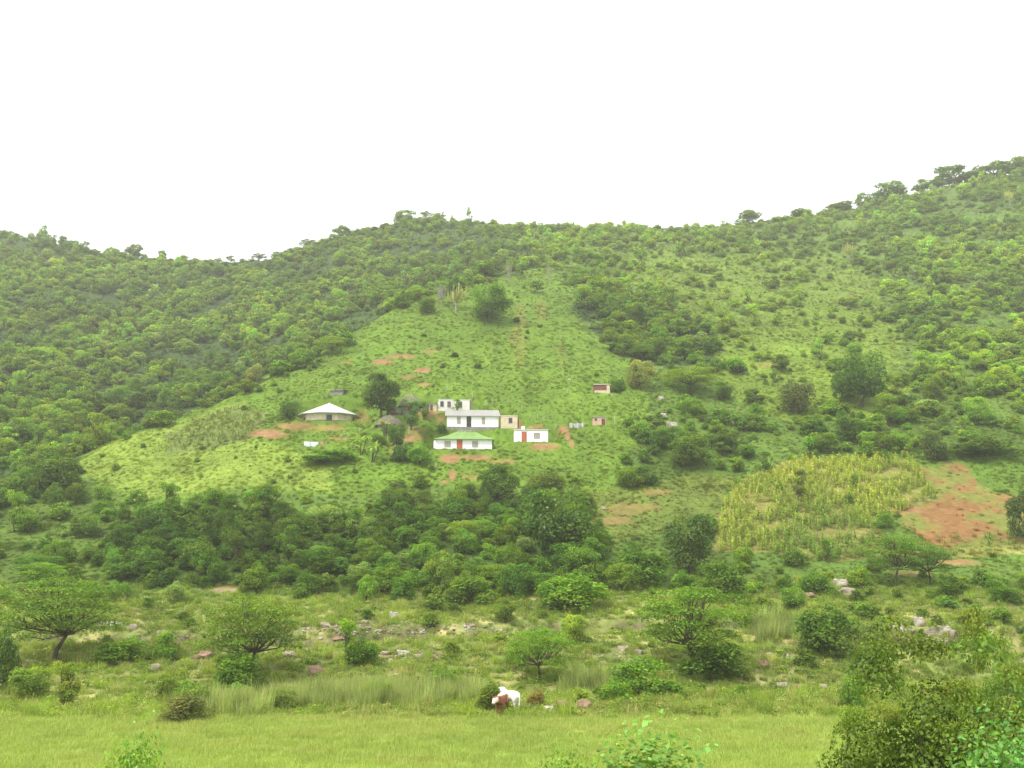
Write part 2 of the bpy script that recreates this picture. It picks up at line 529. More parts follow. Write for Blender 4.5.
def herb_mesh(name, seed, n, ls, h=.5):
    g = np.random.default_rng(seed)
    d = unit(g.normal(size=(n, 3))); d[:, 2] = abs(d[:, 2])
    P = d * np.array([.5, .5, h]) * g.uniform(.35, 1, n)[:, None] ** .6
    P[:, :2] += .12 * vnoise(P[:, 0] * 4 + seed, P[:, 1] * 4)[:, None]
    Nn = unit(d * .4 + g.normal(size=(n, 3)) * .5 + np.array([0, 0, .6]))
    V, Q = leaf_quads(P, Nn, ls * g.uniform(.6, 1.4, n), g, .5)
    s = g.uniform(.7, 1.25, n) * (.7 + .4 * P[:, 2] / h); y = g.uniform(-.12, .12, n)
    S = np.repeat(np.stack([s * (1 + y), s, s * (1 - y)], 1), 4, 0)
    return mesh_np(name, V, Q, S, [M_GRASS])


def maize_mesh(seed):
    g = np.random.default_rng(seed); n = 11
    zz = np.linspace(.25, 1.75, n); base = np.stack([np.zeros(n), np.zeros(n), zz], 1)
    az = np.where(np.arange(n) % 2 == 0, 0, math.pi) + g.uniform(-.5, .5, n) + g.uniform(0, 6)
    V, Q = ribbons(base, az, g.uniform(.6, 1.0, n), g.uniform(.55, 1.05, n), g.uniform(1.2, 2.2, n), np.full(n, .085), 4)
    s = g.uniform(.85, 1.2, n); S = np.repeat(np.stack([s, s, s], 1), 10, 0)
    tV, tQ = tubes([([[0, 0, -.1], [0, 0, 1.0], [.02, 0, 2.0]], [.022, .018, .01])], 4)
    hb = np.tile([[.02, 0, 1.95]], (7, 1))
    hV, hQ = ribbons(hb, g.uniform(0, 6.3, 7), np.full(7, .32), g.uniform(1.0, 1.5, 7), g.uniform(.2, .9, 7), np.full(7, .018), 2)
    V, Q, S, M = merge([(V, Q, S, 0), (tV, tQ, np.ones((len(tV), 3)), 0), (hV, hQ, np.ones((len(hV), 3)) * np.array([2.2, 1.5, 2.2]), 0)])
    return mesh_np('maize_plant', V, Q, S, [M_GRASS], M)


def frond_mesh(seed, n=16, ln=.55, wd=.07, z0=.35, z1=.8, stems=3):
    """broad drooping leaves from a few stems (banana, castor oil plant)"""
    g = np.random.default_rng(seed); parts = []; P = []
    for s_ in range(stems):
        sx, sy = g.normal() * .14, g.normal() * .14; h = g.uniform(z0, z1)
        P.append(([[sx * .3, sy * .3, -.05], [sx, sy, h]], [.022, .015]))
        k = n // stems + 1
        b = np.tile([[sx, sy, h]], (k, 1)) + np.stack([np.zeros(k), np.zeros(k), g.uniform(-.12, 0, k)], 1)
        V, Q = ribbons(b, g.uniform(0, 6.3, k), ln * g.uniform(.6, 1.1, k), g.uniform(.4, 1.35, k), g.uniform(1.0, 2.2, k), wd * g.uniform(.7, 1.2, k), 5)
        sh = g.uniform(.75, 1.3, k); parts.append((V, Q, np.repeat(np.stack([sh * 1.02, sh, sh * .95], 1), 12, 0), 0))
    V, Q, S, M = merge(parts)
    cm = mesh_np('frond_leaves', V, Q, S, [M_LEAF]); tV, tQ = tubes(P, 6)
    return cm, mesh_np('frond_stem', tV, tQ, None, [M_BARK]), None


# prototypes; near ones carry far more, far smaller leaves
K = {}
K['round'] = [plant_meshes('round', 10 + i, 7000, .021, 34) for i in range(3)]
K['bush'] = [plant_meshes('bush', 20 + i, 5200, .024, 30) for i in range(4)]
K['flat'] = [plant_meshes('flat', 30 + i, 10500, .0118, 90) for i in range(3)]
K['column'] = [plant_meshes('column', 40 + i, 4000, .022, 22) for i in range(2)]
K['candelabra'] = [euphorbia_meshes(50 + i) for i in range(2)]
K['bare'] = [bare_meshes(55 + i) for i in range(2)]
K['frond'] = [frond_mesh(60 + i) for i in range(2)]
K['farround'] = [plant_meshes('round', 110 + i, 1700, .042, 22) for i in range(3)]
K['farbush'] = [plant_meshes('bush', 120 + i, 1400, .046, 20) for i in range(4)]
K['farflat'] = [plant_meshes('flat', 130 + i, 1500, .03, 26) for i in range(2)]
K['farcolumn'] = [plant_meshes('column', 140 + i, 900, .045, 14) for i in range(1)]


# ------------------------------------------------------------------ scattering (for what nobody could count)
def scatter(name, P, rot, scale, tint, idx, protos, label, cat):
    P = np.asarray(P, np.float32); n = len(P)
    me = bpy.data.meshes.new(name); me.vertices.add(n); me.vertices.foreach_set('co', P.ravel())
    def att(nm, ty, arr, prop):
        a = me.attributes.new(nm, ty, 'POINT'); a.data.foreach_set(prop, np.ascontiguousarray(arr).ravel())
    att('rot', 'FLOAT_VECTOR', np.asarray(rot, np.float32), 'vector')
    att('scl', 'FLOAT_VECTOR', np.asarray(scale, np.float32), 'vector')
    att('tint', 'FLOAT_COLOR', np.concatenate([np.asarray(tint, np.float32), np.ones((n, 1), np.float32)], 1), 'color')
    att('pick', 'INT', np.asarray(idx, np.int32), 'value')
    o = add(name, me); tag(o, label, cat, None, 'stuff')
    c = bpy.data.collections.new(name + '_kinds')
    for i, pm in enumerate(protos):
        q = bpy.data.objects.new('%s_kind_%02d' % (name, i), pm); c.objects.link(q)
    ng = bpy.data.node_groups.new(name, 'GeometryNodeTree')
    ng.interface.new_socket('Geometry', in_out='INPUT', socket_type='NodeSocketGeometry')
    ng.interface.new_socket('Geometry', in_out='OUTPUT', socket_type='NodeSocketGeometry')
    gi = ng.nodes.new('NodeGroupInput'); go = ng.nodes.new('NodeGroupOutput'); ip = ng.nodes.new('GeometryNodeInstanceOnPoints')
    ci = ng.nodes.new('GeometryNodeCollectionInfo'); ci.inputs['Collection'].default_value = c
    ci.inputs['Separate Children'].default_value = True; ci.inputs['Reset Children'].default_value = True
    def named(nm, ty):
        a = ng.nodes.new('GeometryNodeInputNamedAttribute'); a.data_type = ty; a.inputs['Name'].default_value = nm
        return [s_ for s_ in a.outputs if s_.enabled and s_.name == 'Attribute'][0]
    L = ng.links.new
    mp = ng.nodes.new('GeometryNodeMeshToPoints')
    L(gi.outputs[0], mp.inputs['Mesh']); L(mp.outputs[0], ip.inputs['Points'])
    L(ci.outputs[0], ip.inputs['Instance']); ip.inputs['Pick Instance'].default_value = True
    L(named('pick', 'INT'), ip.inputs['Instance Index'])
    e2r = ng.nodes.new('FunctionNodeEulerToRotation'); L(named('rot', 'FLOAT_VECTOR'), e2r.inputs[0]); L(e2r.outputs[0], ip.inputs['Rotation'])
    L(named('scl', 'FLOAT_VECTOR'), ip.inputs['Scale'])
    L(ip.outputs[0], go.inputs[0])
    md = o.modifiers.new('scatter', 'NODES'); md.node_group = ng
    return o


def inpoly(u, v, poly):
    c = np.zeros(np.shape(u), bool); n = len(poly)
    for i in range(n):
        x0, y0 = poly[i]; x1, y1 = poly[(i + 1) % n]
        if y0 == y1: continue
        m = ((y0 > v) != (y1 > v)) & (u < (x1 - x0) * (v - y0) / (y1 - y0) + x0)
        c ^= m
    return c

# ------------------------------------------------------------------ where the homestead stands (front wall, photograph columns and base row)
SITES = {
    'octagon': dict(u0=302, u1=356, v=421.5, depth=8.5, turn=0.0),
    'long': dict(u0=447, u1=498.5, v=427, depth=5.2, turn=.03),
    'green': dict(u0=437.5, u1=492, v=450, depth=6.0, turn=.02),
    'low': dict(u0=514, u1=548, v=442.5, depth=4.0, turn=.03),
    'block': dict(u0=438, u1=470, v=411.5, depth=4.0, turn=.05),
    'small': dict(u0=423, u1=436.5, v=412, depth=3.0, turn=.02),
    'cream': dict(u0=501, u1=517.5, v=428.8, depth=3.0, turn=.08),
    'shed': dict(u0=594, u1=610, v=394, depth=2.4, turn=.05),
    'outhouse': dict(u0=593.5, u1=606, v=426, depth=2.0, turn=.1),
    'hutfront': dict(u0=374, u1=404, v=429, depth=5.0, turn=0),
    'hutback': dict(u0=397, u1=423, v=412, depth=4.5, turn=0),
    'hutmid': dict(u0=386, u1=402, v=416, depth=2.8, turn=0),
}
for k_, s_ in SITES.items():
    p = hit((s_['u0'] + s_['u1']) / 2, s_['v'], False)
    s_['p'] = p; s_['rz'] = -math.atan2(p[0], p[1]) + s_['turn']
    s_['w'] = span(s_['u1'] - s_['u0'], p[1], s_['v'])
    s_['px'] = p[1] / F * 1.035      # metres for one pixel of height here
    ux, uy = math.cos(s_['rz']), math.sin(s_['rz'])
    hd = s_['depth'] / 2 + .5
    cx = p[0] - uy * (s_['depth'] / 2 - .2); cy = p[1] + ux * (s_['depth'] / 2 - .2)
    PADS.append((cx, cy, ux, uy, s_['w'] / 2 + .5, hd, p[2]))

# ------------------------------------------------------------------ regions of the photographed ground
CREST = [(90, 452), (130, 432), (200, 409), (250, 385), (310, 355), (360, 327), (420, 301), (480, 282), (545, 266)]
P_FORL = [(-400, 200), (0, 222), (120, 248), (220, 260), (265, 252), (350, 222), (400, 210), (470, 214), (545, 262)] + CREST[::-1] + [(74, 480), (-60, 500), (-400, 500)]
P_SPUR = CREST + [(560, 275), (592, 335), (640, 372), (655, 400), (640, 430), (622, 470), (600, 492), (480, 488), (300, 496), (225, 490), (140, 505), (95, 485), (82, 470)]
P_GULLY = [(572, 285), (600, 282), (640, 296), (722, 338), (720, 358), (690, 366), (640, 362), (600, 335), (578, 300)]
P_TOPR = [(470, 214), (1500, 60), (1500, 330), (905, 330), (880, 290), (700, 262), (620, 268), (545, 262)]
P_SPARSE = [(600, 258), (700, 248), (860, 262), (900, 330), (910, 420), (760, 425), (700, 352), (650, 300)]
P_RIGHT = [(880, 200), (1500, 100), (1500, 455), (925, 452), (905, 330)]
P_MIXR = [(600, 445), (655, 400), (700, 352), (760, 420), (1500, 400), (1500, 458), (760, 462), (735, 486), (722, 560), (600, 600), (560, 540), (620, 490)]
P_OPEN = [(590, 492), (700, 470), (735, 478), (715, 520), (650, 535), (598, 545)]
P_THICK = [(120, 524), (180, 512), (230, 514), (300, 517), (420, 512), (480, 508), (560, 510), (605, 530), (615, 600), (450, 600), (300, 590), (120, 590)]
P_THICKL = [(-400, 490), (70, 478), (140, 505), (120, 600), (-400, 610)]
P_MAIZE = [(716, 552), (722, 512), (735, 488), (800, 462), (905, 456), (918, 468), (938, 500), (900, 512), (880, 522), (868, 560), (820, 562), (760, 552)]
P_MAIZE2 = [(930, 538), (1040, 532), (1040, 552), (930, 560)]
P_MAIZEL = [(152, 452), (175, 430), (235, 408), (262, 410), (252, 440), (200, 452)]
P_BARE = [(915, 470), (950, 460), (1060, 458), (1060, 536), (1000, 545), (945, 545), (905, 522), (898, 508), (935, 500), (925, 484)]
P_BAREG = [(968, 456), (1060, 455), (1060, 486), (1000, 494), (975, 480)]
P_YEL = [(82, 470), (95, 452), (150, 430), (200, 412), (240, 400), (260, 440), (330, 470), (330, 492), (225, 486), (140, 500)]
P_BELOW = [(560, 600), (720, 560), (900, 590), (1500, 545), (1500, 625), (560, 622)]

# soil patches: (u, v, radius across, radius down, strength)
SOIL = [(270, 434, 18, 5, 1), (292, 427, 18, 3.5, .8), (325, 428, 28, 3.2, .7), (383, 362, 10, 2.2, 1), (400, 357, 14, 2.2, .8), (424, 371, 9, 2.6, 1), (410, 377, 8, 2, .6), (427, 384, 7, 2, .8), (432, 352, 9, 2, .7), (350, 362, 8, 2, .4),
        (448, 458, 11, 5, 1), (478, 457, 22, 3, .9), (500, 462, 14, 2.5, .6), (543, 447, 22, 3, 1), (563, 430, 5, 3, 1), (567, 437, 3, 5, 1), (571, 444, 3.5, 4, 1), (452, 476, 3.5, 6, 1), (444, 483, 5, 3, .7), (430, 413, 13, 3, .9), (443, 420, 5, 6, .7),
        (520, 428, 6, 7, .7), (537, 427, 8, 2, .9), (408, 438, 16, 4, .8), (392, 447, 5, 9, .7), (340, 438, 14, 2.5, .6), (346, 400, 5, 4, .0), (362, 418, 8, 5, .8), (418, 430, 12, 3, .5),
        (630, 508, 30, 6, .45), (612, 520, 22, 5, .5), (655, 492, 16, 3, .5), (220, 590, 18, 4, .9), (955, 563, 26, 4, .8), (905, 553, 30, 4, .6), (905, 510, 16, 7, .8), (912, 574, 22, 3, .5), (850, 462, 5, 3, .6), (520, 335, 7, 34, .22), (540, 310, 5, 14, .25),
        (470, 478, 10, 3, .4), (488, 505, 12, 4, .3), (405, 655, 40, 8, .35), (60, 660, 40, 6, .4), (240, 650, 50, 6, .35), (790, 688, 40, 4, .5), (580, 706, 45, 4, .4), (345, 622, 50, 5, .3), (120, 622, 60, 5, .35), (440, 625, 40, 5, .25), (985, 605, 50, 12, .3), (770, 600, 16, 8, .3), (768, 650, 12, 6, .5),
        (560, 355, 4, 20, .15), (665, 375, 8, 3, .2), (850, 300, 14, 6, .2), (765, 365, 10, 3, .35)]

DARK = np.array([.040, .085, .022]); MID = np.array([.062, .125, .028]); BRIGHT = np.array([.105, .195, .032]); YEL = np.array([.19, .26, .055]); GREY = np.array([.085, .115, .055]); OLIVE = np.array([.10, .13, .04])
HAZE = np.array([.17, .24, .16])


def hazed(c, Y, k=.10):  # paints distance haze into the colour itself, paler with depth
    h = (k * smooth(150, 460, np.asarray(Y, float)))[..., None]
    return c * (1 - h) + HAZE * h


def ground_colour(x, y, z):
    u, v = proj(x, y, z)
    uj = u + 16 * fbm(x / 8, y / 8, 31, 4); vj = v + 8 * fbm(x / 8, y / 8, 37, 4)
    n1 = fbm(x / 14, y / 14, 41, 4)[..., None]; n2 = fbm(x / 3.2, y / 3.2, 43, 4)[..., None]
    c = np.tile(np.array([.10, .175, .035]), (len(x), 1)) * (1 + .35 * n1)
    def put(poly, col, extra=None, var=.3):
        m = inpoly(uj, vj, poly)
        if extra is not None: m &= extra
        c[m] = (np.array(col) * (1 + var * n2 + var * n1))[m]
    far = y > 118
    put(P_FORL, (.045, .085, .025), far & (y > 150))
    put(P_TOPR, (.112, .19, .03), far)
    put(P_SPARSE, (.135, .215, .030), far)
    put(P_RIGHT, (.095, .165, .03), far)
    put(P_MIXR, (.085, .15, .028), far)
    put(P_SPUR, (.108, .190, .026), far)
    put(P_YEL, (.165, .245, .045), far)
    put(P_OPEN, (.115, .165, .035), far)
    put(P_GULLY, (.04, .075, .025), far)
    put(P_THICK, (.06, .11, .025), y > 110)
    put(P_THICKL, (.09, .155, .03), y > 110)
    put(P_MAIZE, (.20, .20, .07), far); put(P_MAIZE2, (.2, .22, .07), far); put(P_MAIZEL, (.15, .21, .06), far)
    soil = np.array([.27, .155, .072]) * (1 + .25 * n2)
    put(P_BELOW, (.10, .175, .035), y > 105)
    mb = inpoly(uj, vj, P_BARE) & far
    gm = np.clip(.34 + 1.9 * n2[:, 0] + .6 * n1[:, 0], 0, .75) * mb
    c[mb] = soil[mb] * .92
    c[:] = c * (1 - gm[:, None]) + np.array([.13, .2, .045]) * gm[:, None]
    put(P_BAREG, (.10, .18, .03), far)
    flood = (y > 60) & (y <= 118)
    fc = np.array([.17, .22, .07]) * (1 + .5 * n1) + np.clip(n2 - .12, 0, 1) * np.array([.55, .4, .28])
    fm = (smooth(60, 64, y) * (1 - smooth(112, 121, y)))[:, None]
    c[:] = c * (1 - fm) + fc * fm
    mm = (1 - smooth(59, 64, y))[:, None]
    c[:] = c * (1 - mm) + np.array([.22, .33, .07]) * (1 + .12 * n1 + .08 * n2) * mm
    for p, q in zip(RIV[:-1], RIV[1:]):
        d = q[:2] - p[:2]; t = np.clip(((x - p[0]) * d[0] + (y - p[1]) * d[1]) / (d @ d), 0, 1)
        dist = np.hypot(x - p[0] - t * d[0], y - p[1] - t * d[1]); ww = p[2] + t * (q[2] - p[2])
        mk = (1 - smooth(ww + .1, ww + 1.4, dist + 1.5 * n2[:, 0]))[:, None]
        c[:] = c * (1 - mk) + np.array([.17, .15, .11]) * (1 + .5 * n2) * mk
    s = np.zeros(len(x))
    for cu, cv, ru, rv, st in SOIL:
        d = np.sqrt(((u + .35 * (uj - u) - cu) / ru) ** 2 + (((v + .2 * (vj - v)) - cv) / rv) ** 2) + .55 * n2[:, 0]
        ok = (y < 128) if cv > 580 else (y > 118) & (y < 330)
        s = np.maximum(s, st * (1 - smooth(.6, 1.25, d)) * ok)
    s = s[:, None] * (1 - .0 * mm)
    sc_ = np.where((y < 120)[:, None], np.array([.30, .25, .15]), soil * 1.08)
    c[:] = c * (1 - s) + sc_ * s
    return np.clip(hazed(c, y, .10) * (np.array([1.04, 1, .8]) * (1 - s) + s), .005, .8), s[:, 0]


def veg(x, y, z):
    """how densely, how large and in what colour shrubs and trees grow at a place"""
    u, v = proj(x, y, z)
    gg = np.random.default_rng(77); uj = u + 26 * fbm(x / 12, y / 12, 51, 3) + gg.normal(0, 7, len(x)); vj = v + 12 * fbm(x / 12, y / 12, 53, 3) + gg.normal(0, 4, len(x))
    n = len(x)
    pr = np.full(n, .1); lo = np.full(n, 1.4); hi = np.full(n, 2.6); tint = np.tile(MID, (n, 1)); zone = np.zeros(n, int)
    far = y > 118
    def put(poly, p, a, b, t, zn, extra=far):
        m = inpoly(uj, vj, poly) & extra
        pr[m] = p; lo[m] = a; hi[m] = b; tint[m] = t; zone[m] = zn
    put(P_TOPR, .33, 1.5, 4.2, (.092, .160, .030), 1)
    put(P_SPARSE, .20, 1.0, 3.6, (.085, .150, .028), 2)
    put(P_RIGHT, .50, 1.7, 4.8, (.082, .148, .030), 3)
    put(P_FORL, .66, 2.0, 5.0, (.068, .124, .033), 4, y > 185)
    put(P_MIXR, .30, 1.8, 4.0, MID * .95, 5)
    put(P_SPUR, .09, .6, 1.6, (.062, .115, .024), 6)
    put(P_GULLY, .58, 2.2, 4.8, (.060, .112, .028), 7)
    put(P_THICK, .9, 2.0, 4.1, (.054, .108, .022), 8, y > 112)
    put(P_THICKL, .55, 1.8, 3.8, (.070, .135, .028), 9, y > 112)
    put(P_BELOW, .30, 1.4, 3.2, (.066, .13, .026), 10, y > 104)
    put(P_OPEN, .02, .8, 1.4, MID, 11)
    put([(330, 205), (470, 212), (560, 218), (560, 262), (480, 262), (400, 262)], .34, 1.6, 4.2, (.095, .165, .032), 12, y > 300)
    for P_ in (P_MAIZE, P_MAIZE2, P_MAIZEL, P_BARE): put(P_, 0, 1, 1, MID, 0)
    fl = (y > 66) & (y <= 112)
    pr[fl] = .09; lo[fl] = .7; hi[fl] = 2.4; zone[fl] = 13; tint[fl] = (.066, .115, .03)
    fr = fl & (u > 590)
    pr[fr] = .19; lo[fr] = 1.0; hi[fr] = 2.8; tint[fr] = (.066, .12, .026); zone[fr] = 14
    m = y <= 66
    pr[m] = 0
    # keep the yards and paths clear
    for cx, cy, ux, uy, hw, hd, pz in PADS:
        lx = (x - cx) * ux + (y - cy) * uy; ly = -(x - cx) * uy + (y - cy) * ux
        pr[(np.abs(lx) < hw + 1.2) & (ly > -hd - 7) & (ly < hd + 3)] = 0
    for cu, cv, ru, rv, st in SOIL:
        if st > .45: pr[(np.abs(u - cu) < ru + 2) & (np.abs(v - cv) < rv + 3)] *= .1
    cl = fbm(x / 16, y / 16, 61, 3)
    pr = pr * np.clip(1 + 1.6 * cl, .15, 1.7)
    tint = tint * (1 + .45 * fbm(x / 22, y / 22, 67, 2)[:, None] * np.array([1.2, 1, .6]))
    return u, v, pr, lo, hi, tint, zone


# ------------------------------------------------------------------ the ground sheet
def make_ground():
    s1 = np.linspace(-.56, .56, 760)
    o = np.linspace(0, 1, 41)[1:] ** 1.3
    S = np.concatenate([-.56 - o[::-1] * 1.5, s1, .56 + o * 1.5])
    Yr = np.concatenate([np.linspace(-55, 38, 50), np.arange(38.4, 130, .42), np.arange(130.5, 300, .6), np.arange(301, 440, 1.1), np.linspace(444, 1090, 30)])
    yy, ss = np.meshgrid(Yr, S, indexing='ij')
    xx = ss * (yy * .9 + 75)
    x = xx.ravel(); y = yy.ravel(); z = H(x, y)
    nr, nc = yy.shape
    i = np.arange(nr * nc).reshape(nr, nc)
    Q = np.stack([i[:-1, :-1], i[:-1, 1:], i[1:, 1:], i[1:, :-1]], -1).reshape(-1, 4)
    col, soil = ground_colour(x, y, z)
    m, nt = newmat('ground'); L = nt.links.new
    out = N(nt, 'ShaderNodeOutputMaterial'); bs = N(nt, 'ShaderNodeBsdfPrincipled')
    at = N(nt, 'ShaderNodeAttribute', attribute_name='shade'); geo = N(nt, 'ShaderNodeNewGeometry')
    def noise(sc, det):
        n = N(nt, 'ShaderNodeTexNoise'); n.inputs['Scale'].default_value = sc; n.inputs['Detail'].default_value = det
        n.inputs['Roughness'].default_value = .7; L(geo.outputs['Position'], n.inputs['Vector']); return n
    n1 = noise(.9, 8); n2 = noise(.12, 5)
    mr = N(nt, 'ShaderNodeMapRange'); mr.inputs['From Min'].default_value = .3; mr.inputs['From Max'].default_value = .7
    mr.inputs['To Min'].default_value = .62; mr.inputs['To Max'].default_value = 1.35; L(n1.outputs['Fac'], mr.inputs['Value'])
    hs = N(nt, 'ShaderNodeHueSaturation'); L(at.outputs['Color'], hs.inputs['Color']); L(mr.outputs[0], hs.inputs['Value'])
    mh = N(nt, 'ShaderNodeMapRange'); mh.inputs['To Min'].default_value = .485; mh.inputs['To Max'].default_value = .515; L(n2.outputs['Fac'], mh.inputs['Value'])
    L(mh.outputs[0], hs.inputs['Hue'])
    L(hs.outputs[0], bs.inputs['Base Color']); bs.inputs['Roughness'].default_value = .95; bs.inputs['Specular IOR Level'].default_value = .1
    bp = N(nt, 'ShaderNodeBump'); bp.inputs['Strength'].default_value = .2; bp.inputs['Distance'].default_value = .1
    L(n1.outputs['Fac'], bp.inputs['Height']); L(bp.outputs['Normal'], bs.inputs['Normal']); L(bs.outputs[0], out.inputs[0])
    me = mesh_np('ground', np.stack([x, y, z], 1), Q, col, [m], smoothed=True)
    tag(add('ground', me), 'grassy valley floor and hillside rising to a wooded skyline', None, None, 'structure')


make_ground()

# the river: a sheet of brown-grey water in its bed
def make_river():
    m, nt = newmat('river_water'); L = nt.links.new
    out = N(nt, 'ShaderNodeOutputMaterial'); bs = N(nt, 'ShaderNodeBsdfPrincipled')
    bs.inputs['Base Color'].default_value = (.10, .095, .07, 1); bs.inputs['Roughness'].default_value = .12
    geo = N(nt, 'ShaderNodeNewGeometry'); no = N(nt, 'ShaderNodeTexNoise'); no.inputs['Scale'].default_value = 2.5; no.inputs['Detail'].default_value = 4
    L(geo.outputs['Position'], no.inputs['Vector'])
    bp = N(nt, 'ShaderNodeBump'); bp.inputs['Strength'].default_value = .5; bp.inputs['Distance'].default_value = .1
    L(no.outputs['Fac'], bp.inputs['Height']); L(bp.outputs[0], bs.inputs['Normal']); L(bs.outputs[0], out.inputs[0])
    V, Q = [], []
    P = []
    for a, b in zip(RIV[:-1], RIV[1:]):
        for s in np.linspace(0, 1, 10)[:-1]: P.append(a + (b - a) * s)
    P.append(RIV[-1])
    P = np.array(P)
    zc = P[:, 3]
    for k in range(len(P)):
        V += [(P[k, 0], P[k, 1] - P[k, 2] * 1.15 - .2, zc[k]), (P[k, 0], P[k, 1] + P[k, 2] * 1.15 + .2, zc[k])]
        if k: Q.append((2 * k - 2, 2 * k, 2 * k + 1, 2 * k - 1))
    me = mesh_np('river', np.array(V), np.array(Q), None, [m])
    tag(add('river', me), 'shallow brown river winding between rocks and reeds', None, None, 'structure')


make_river()

# ------------------------------------------------------------------ trees and shrubs placed one by one
LAND = []     # (u, v, phrase) things that can be found in the picture, for describing their neighbours
TAKEN = []    # (x, y, radius)


def plant(kind, u, v, wpx, hpx, tint, name, label, cat, group=None, var=0, near=True, Y=None, asym=None, land=None):
    if Y is None:
        p = hit(u, v)
    else:
        x = tan_of(u, v) * Y; p = np.array([x, Y, float(H(x, Y))])
    w = span(wpx, p[1], v)
    ztop = EH + slope_of(v - hpx) * p[1]
    h = max(.3, ztop - p[2]) if Y is not None else abs(slope_of(v - hpx) - slope_of(v)) * p[1]
    kk = kind if near or ('far' + kind) not in K else 'far' + kind
    cm, tm, jm = K[kk][var % len(K[kk])]
    o = empty(name, p - np.array([0, 0, .05]), random.uniform(0, 6.28), label, cat, group)
    d = w * random.uniform(.85, 1.1)
    o.scale = (w, d, h)
    if kind == 'frond': o.scale = (w, w, w if h < w else h)
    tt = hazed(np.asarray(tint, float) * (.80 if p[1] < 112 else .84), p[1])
    c = add('leaves' if kind in ('frond',) else ('crown' if kind != 'bush' else 'foliage'), cm, o)
    t = add('trunk' if kind != 'bush' and kind != 'frond' else 'stem', tm, o)
    if asym: 
        c.location = (asym[0], asym[1], 0)
    for q in (o, c, t): q['tint'] = [float(k) for k in tt]
    TAKEN.append((p[0], p[1], w * .5))
    if land: LAND.append((u, v - hpx * .4, land))
    return o


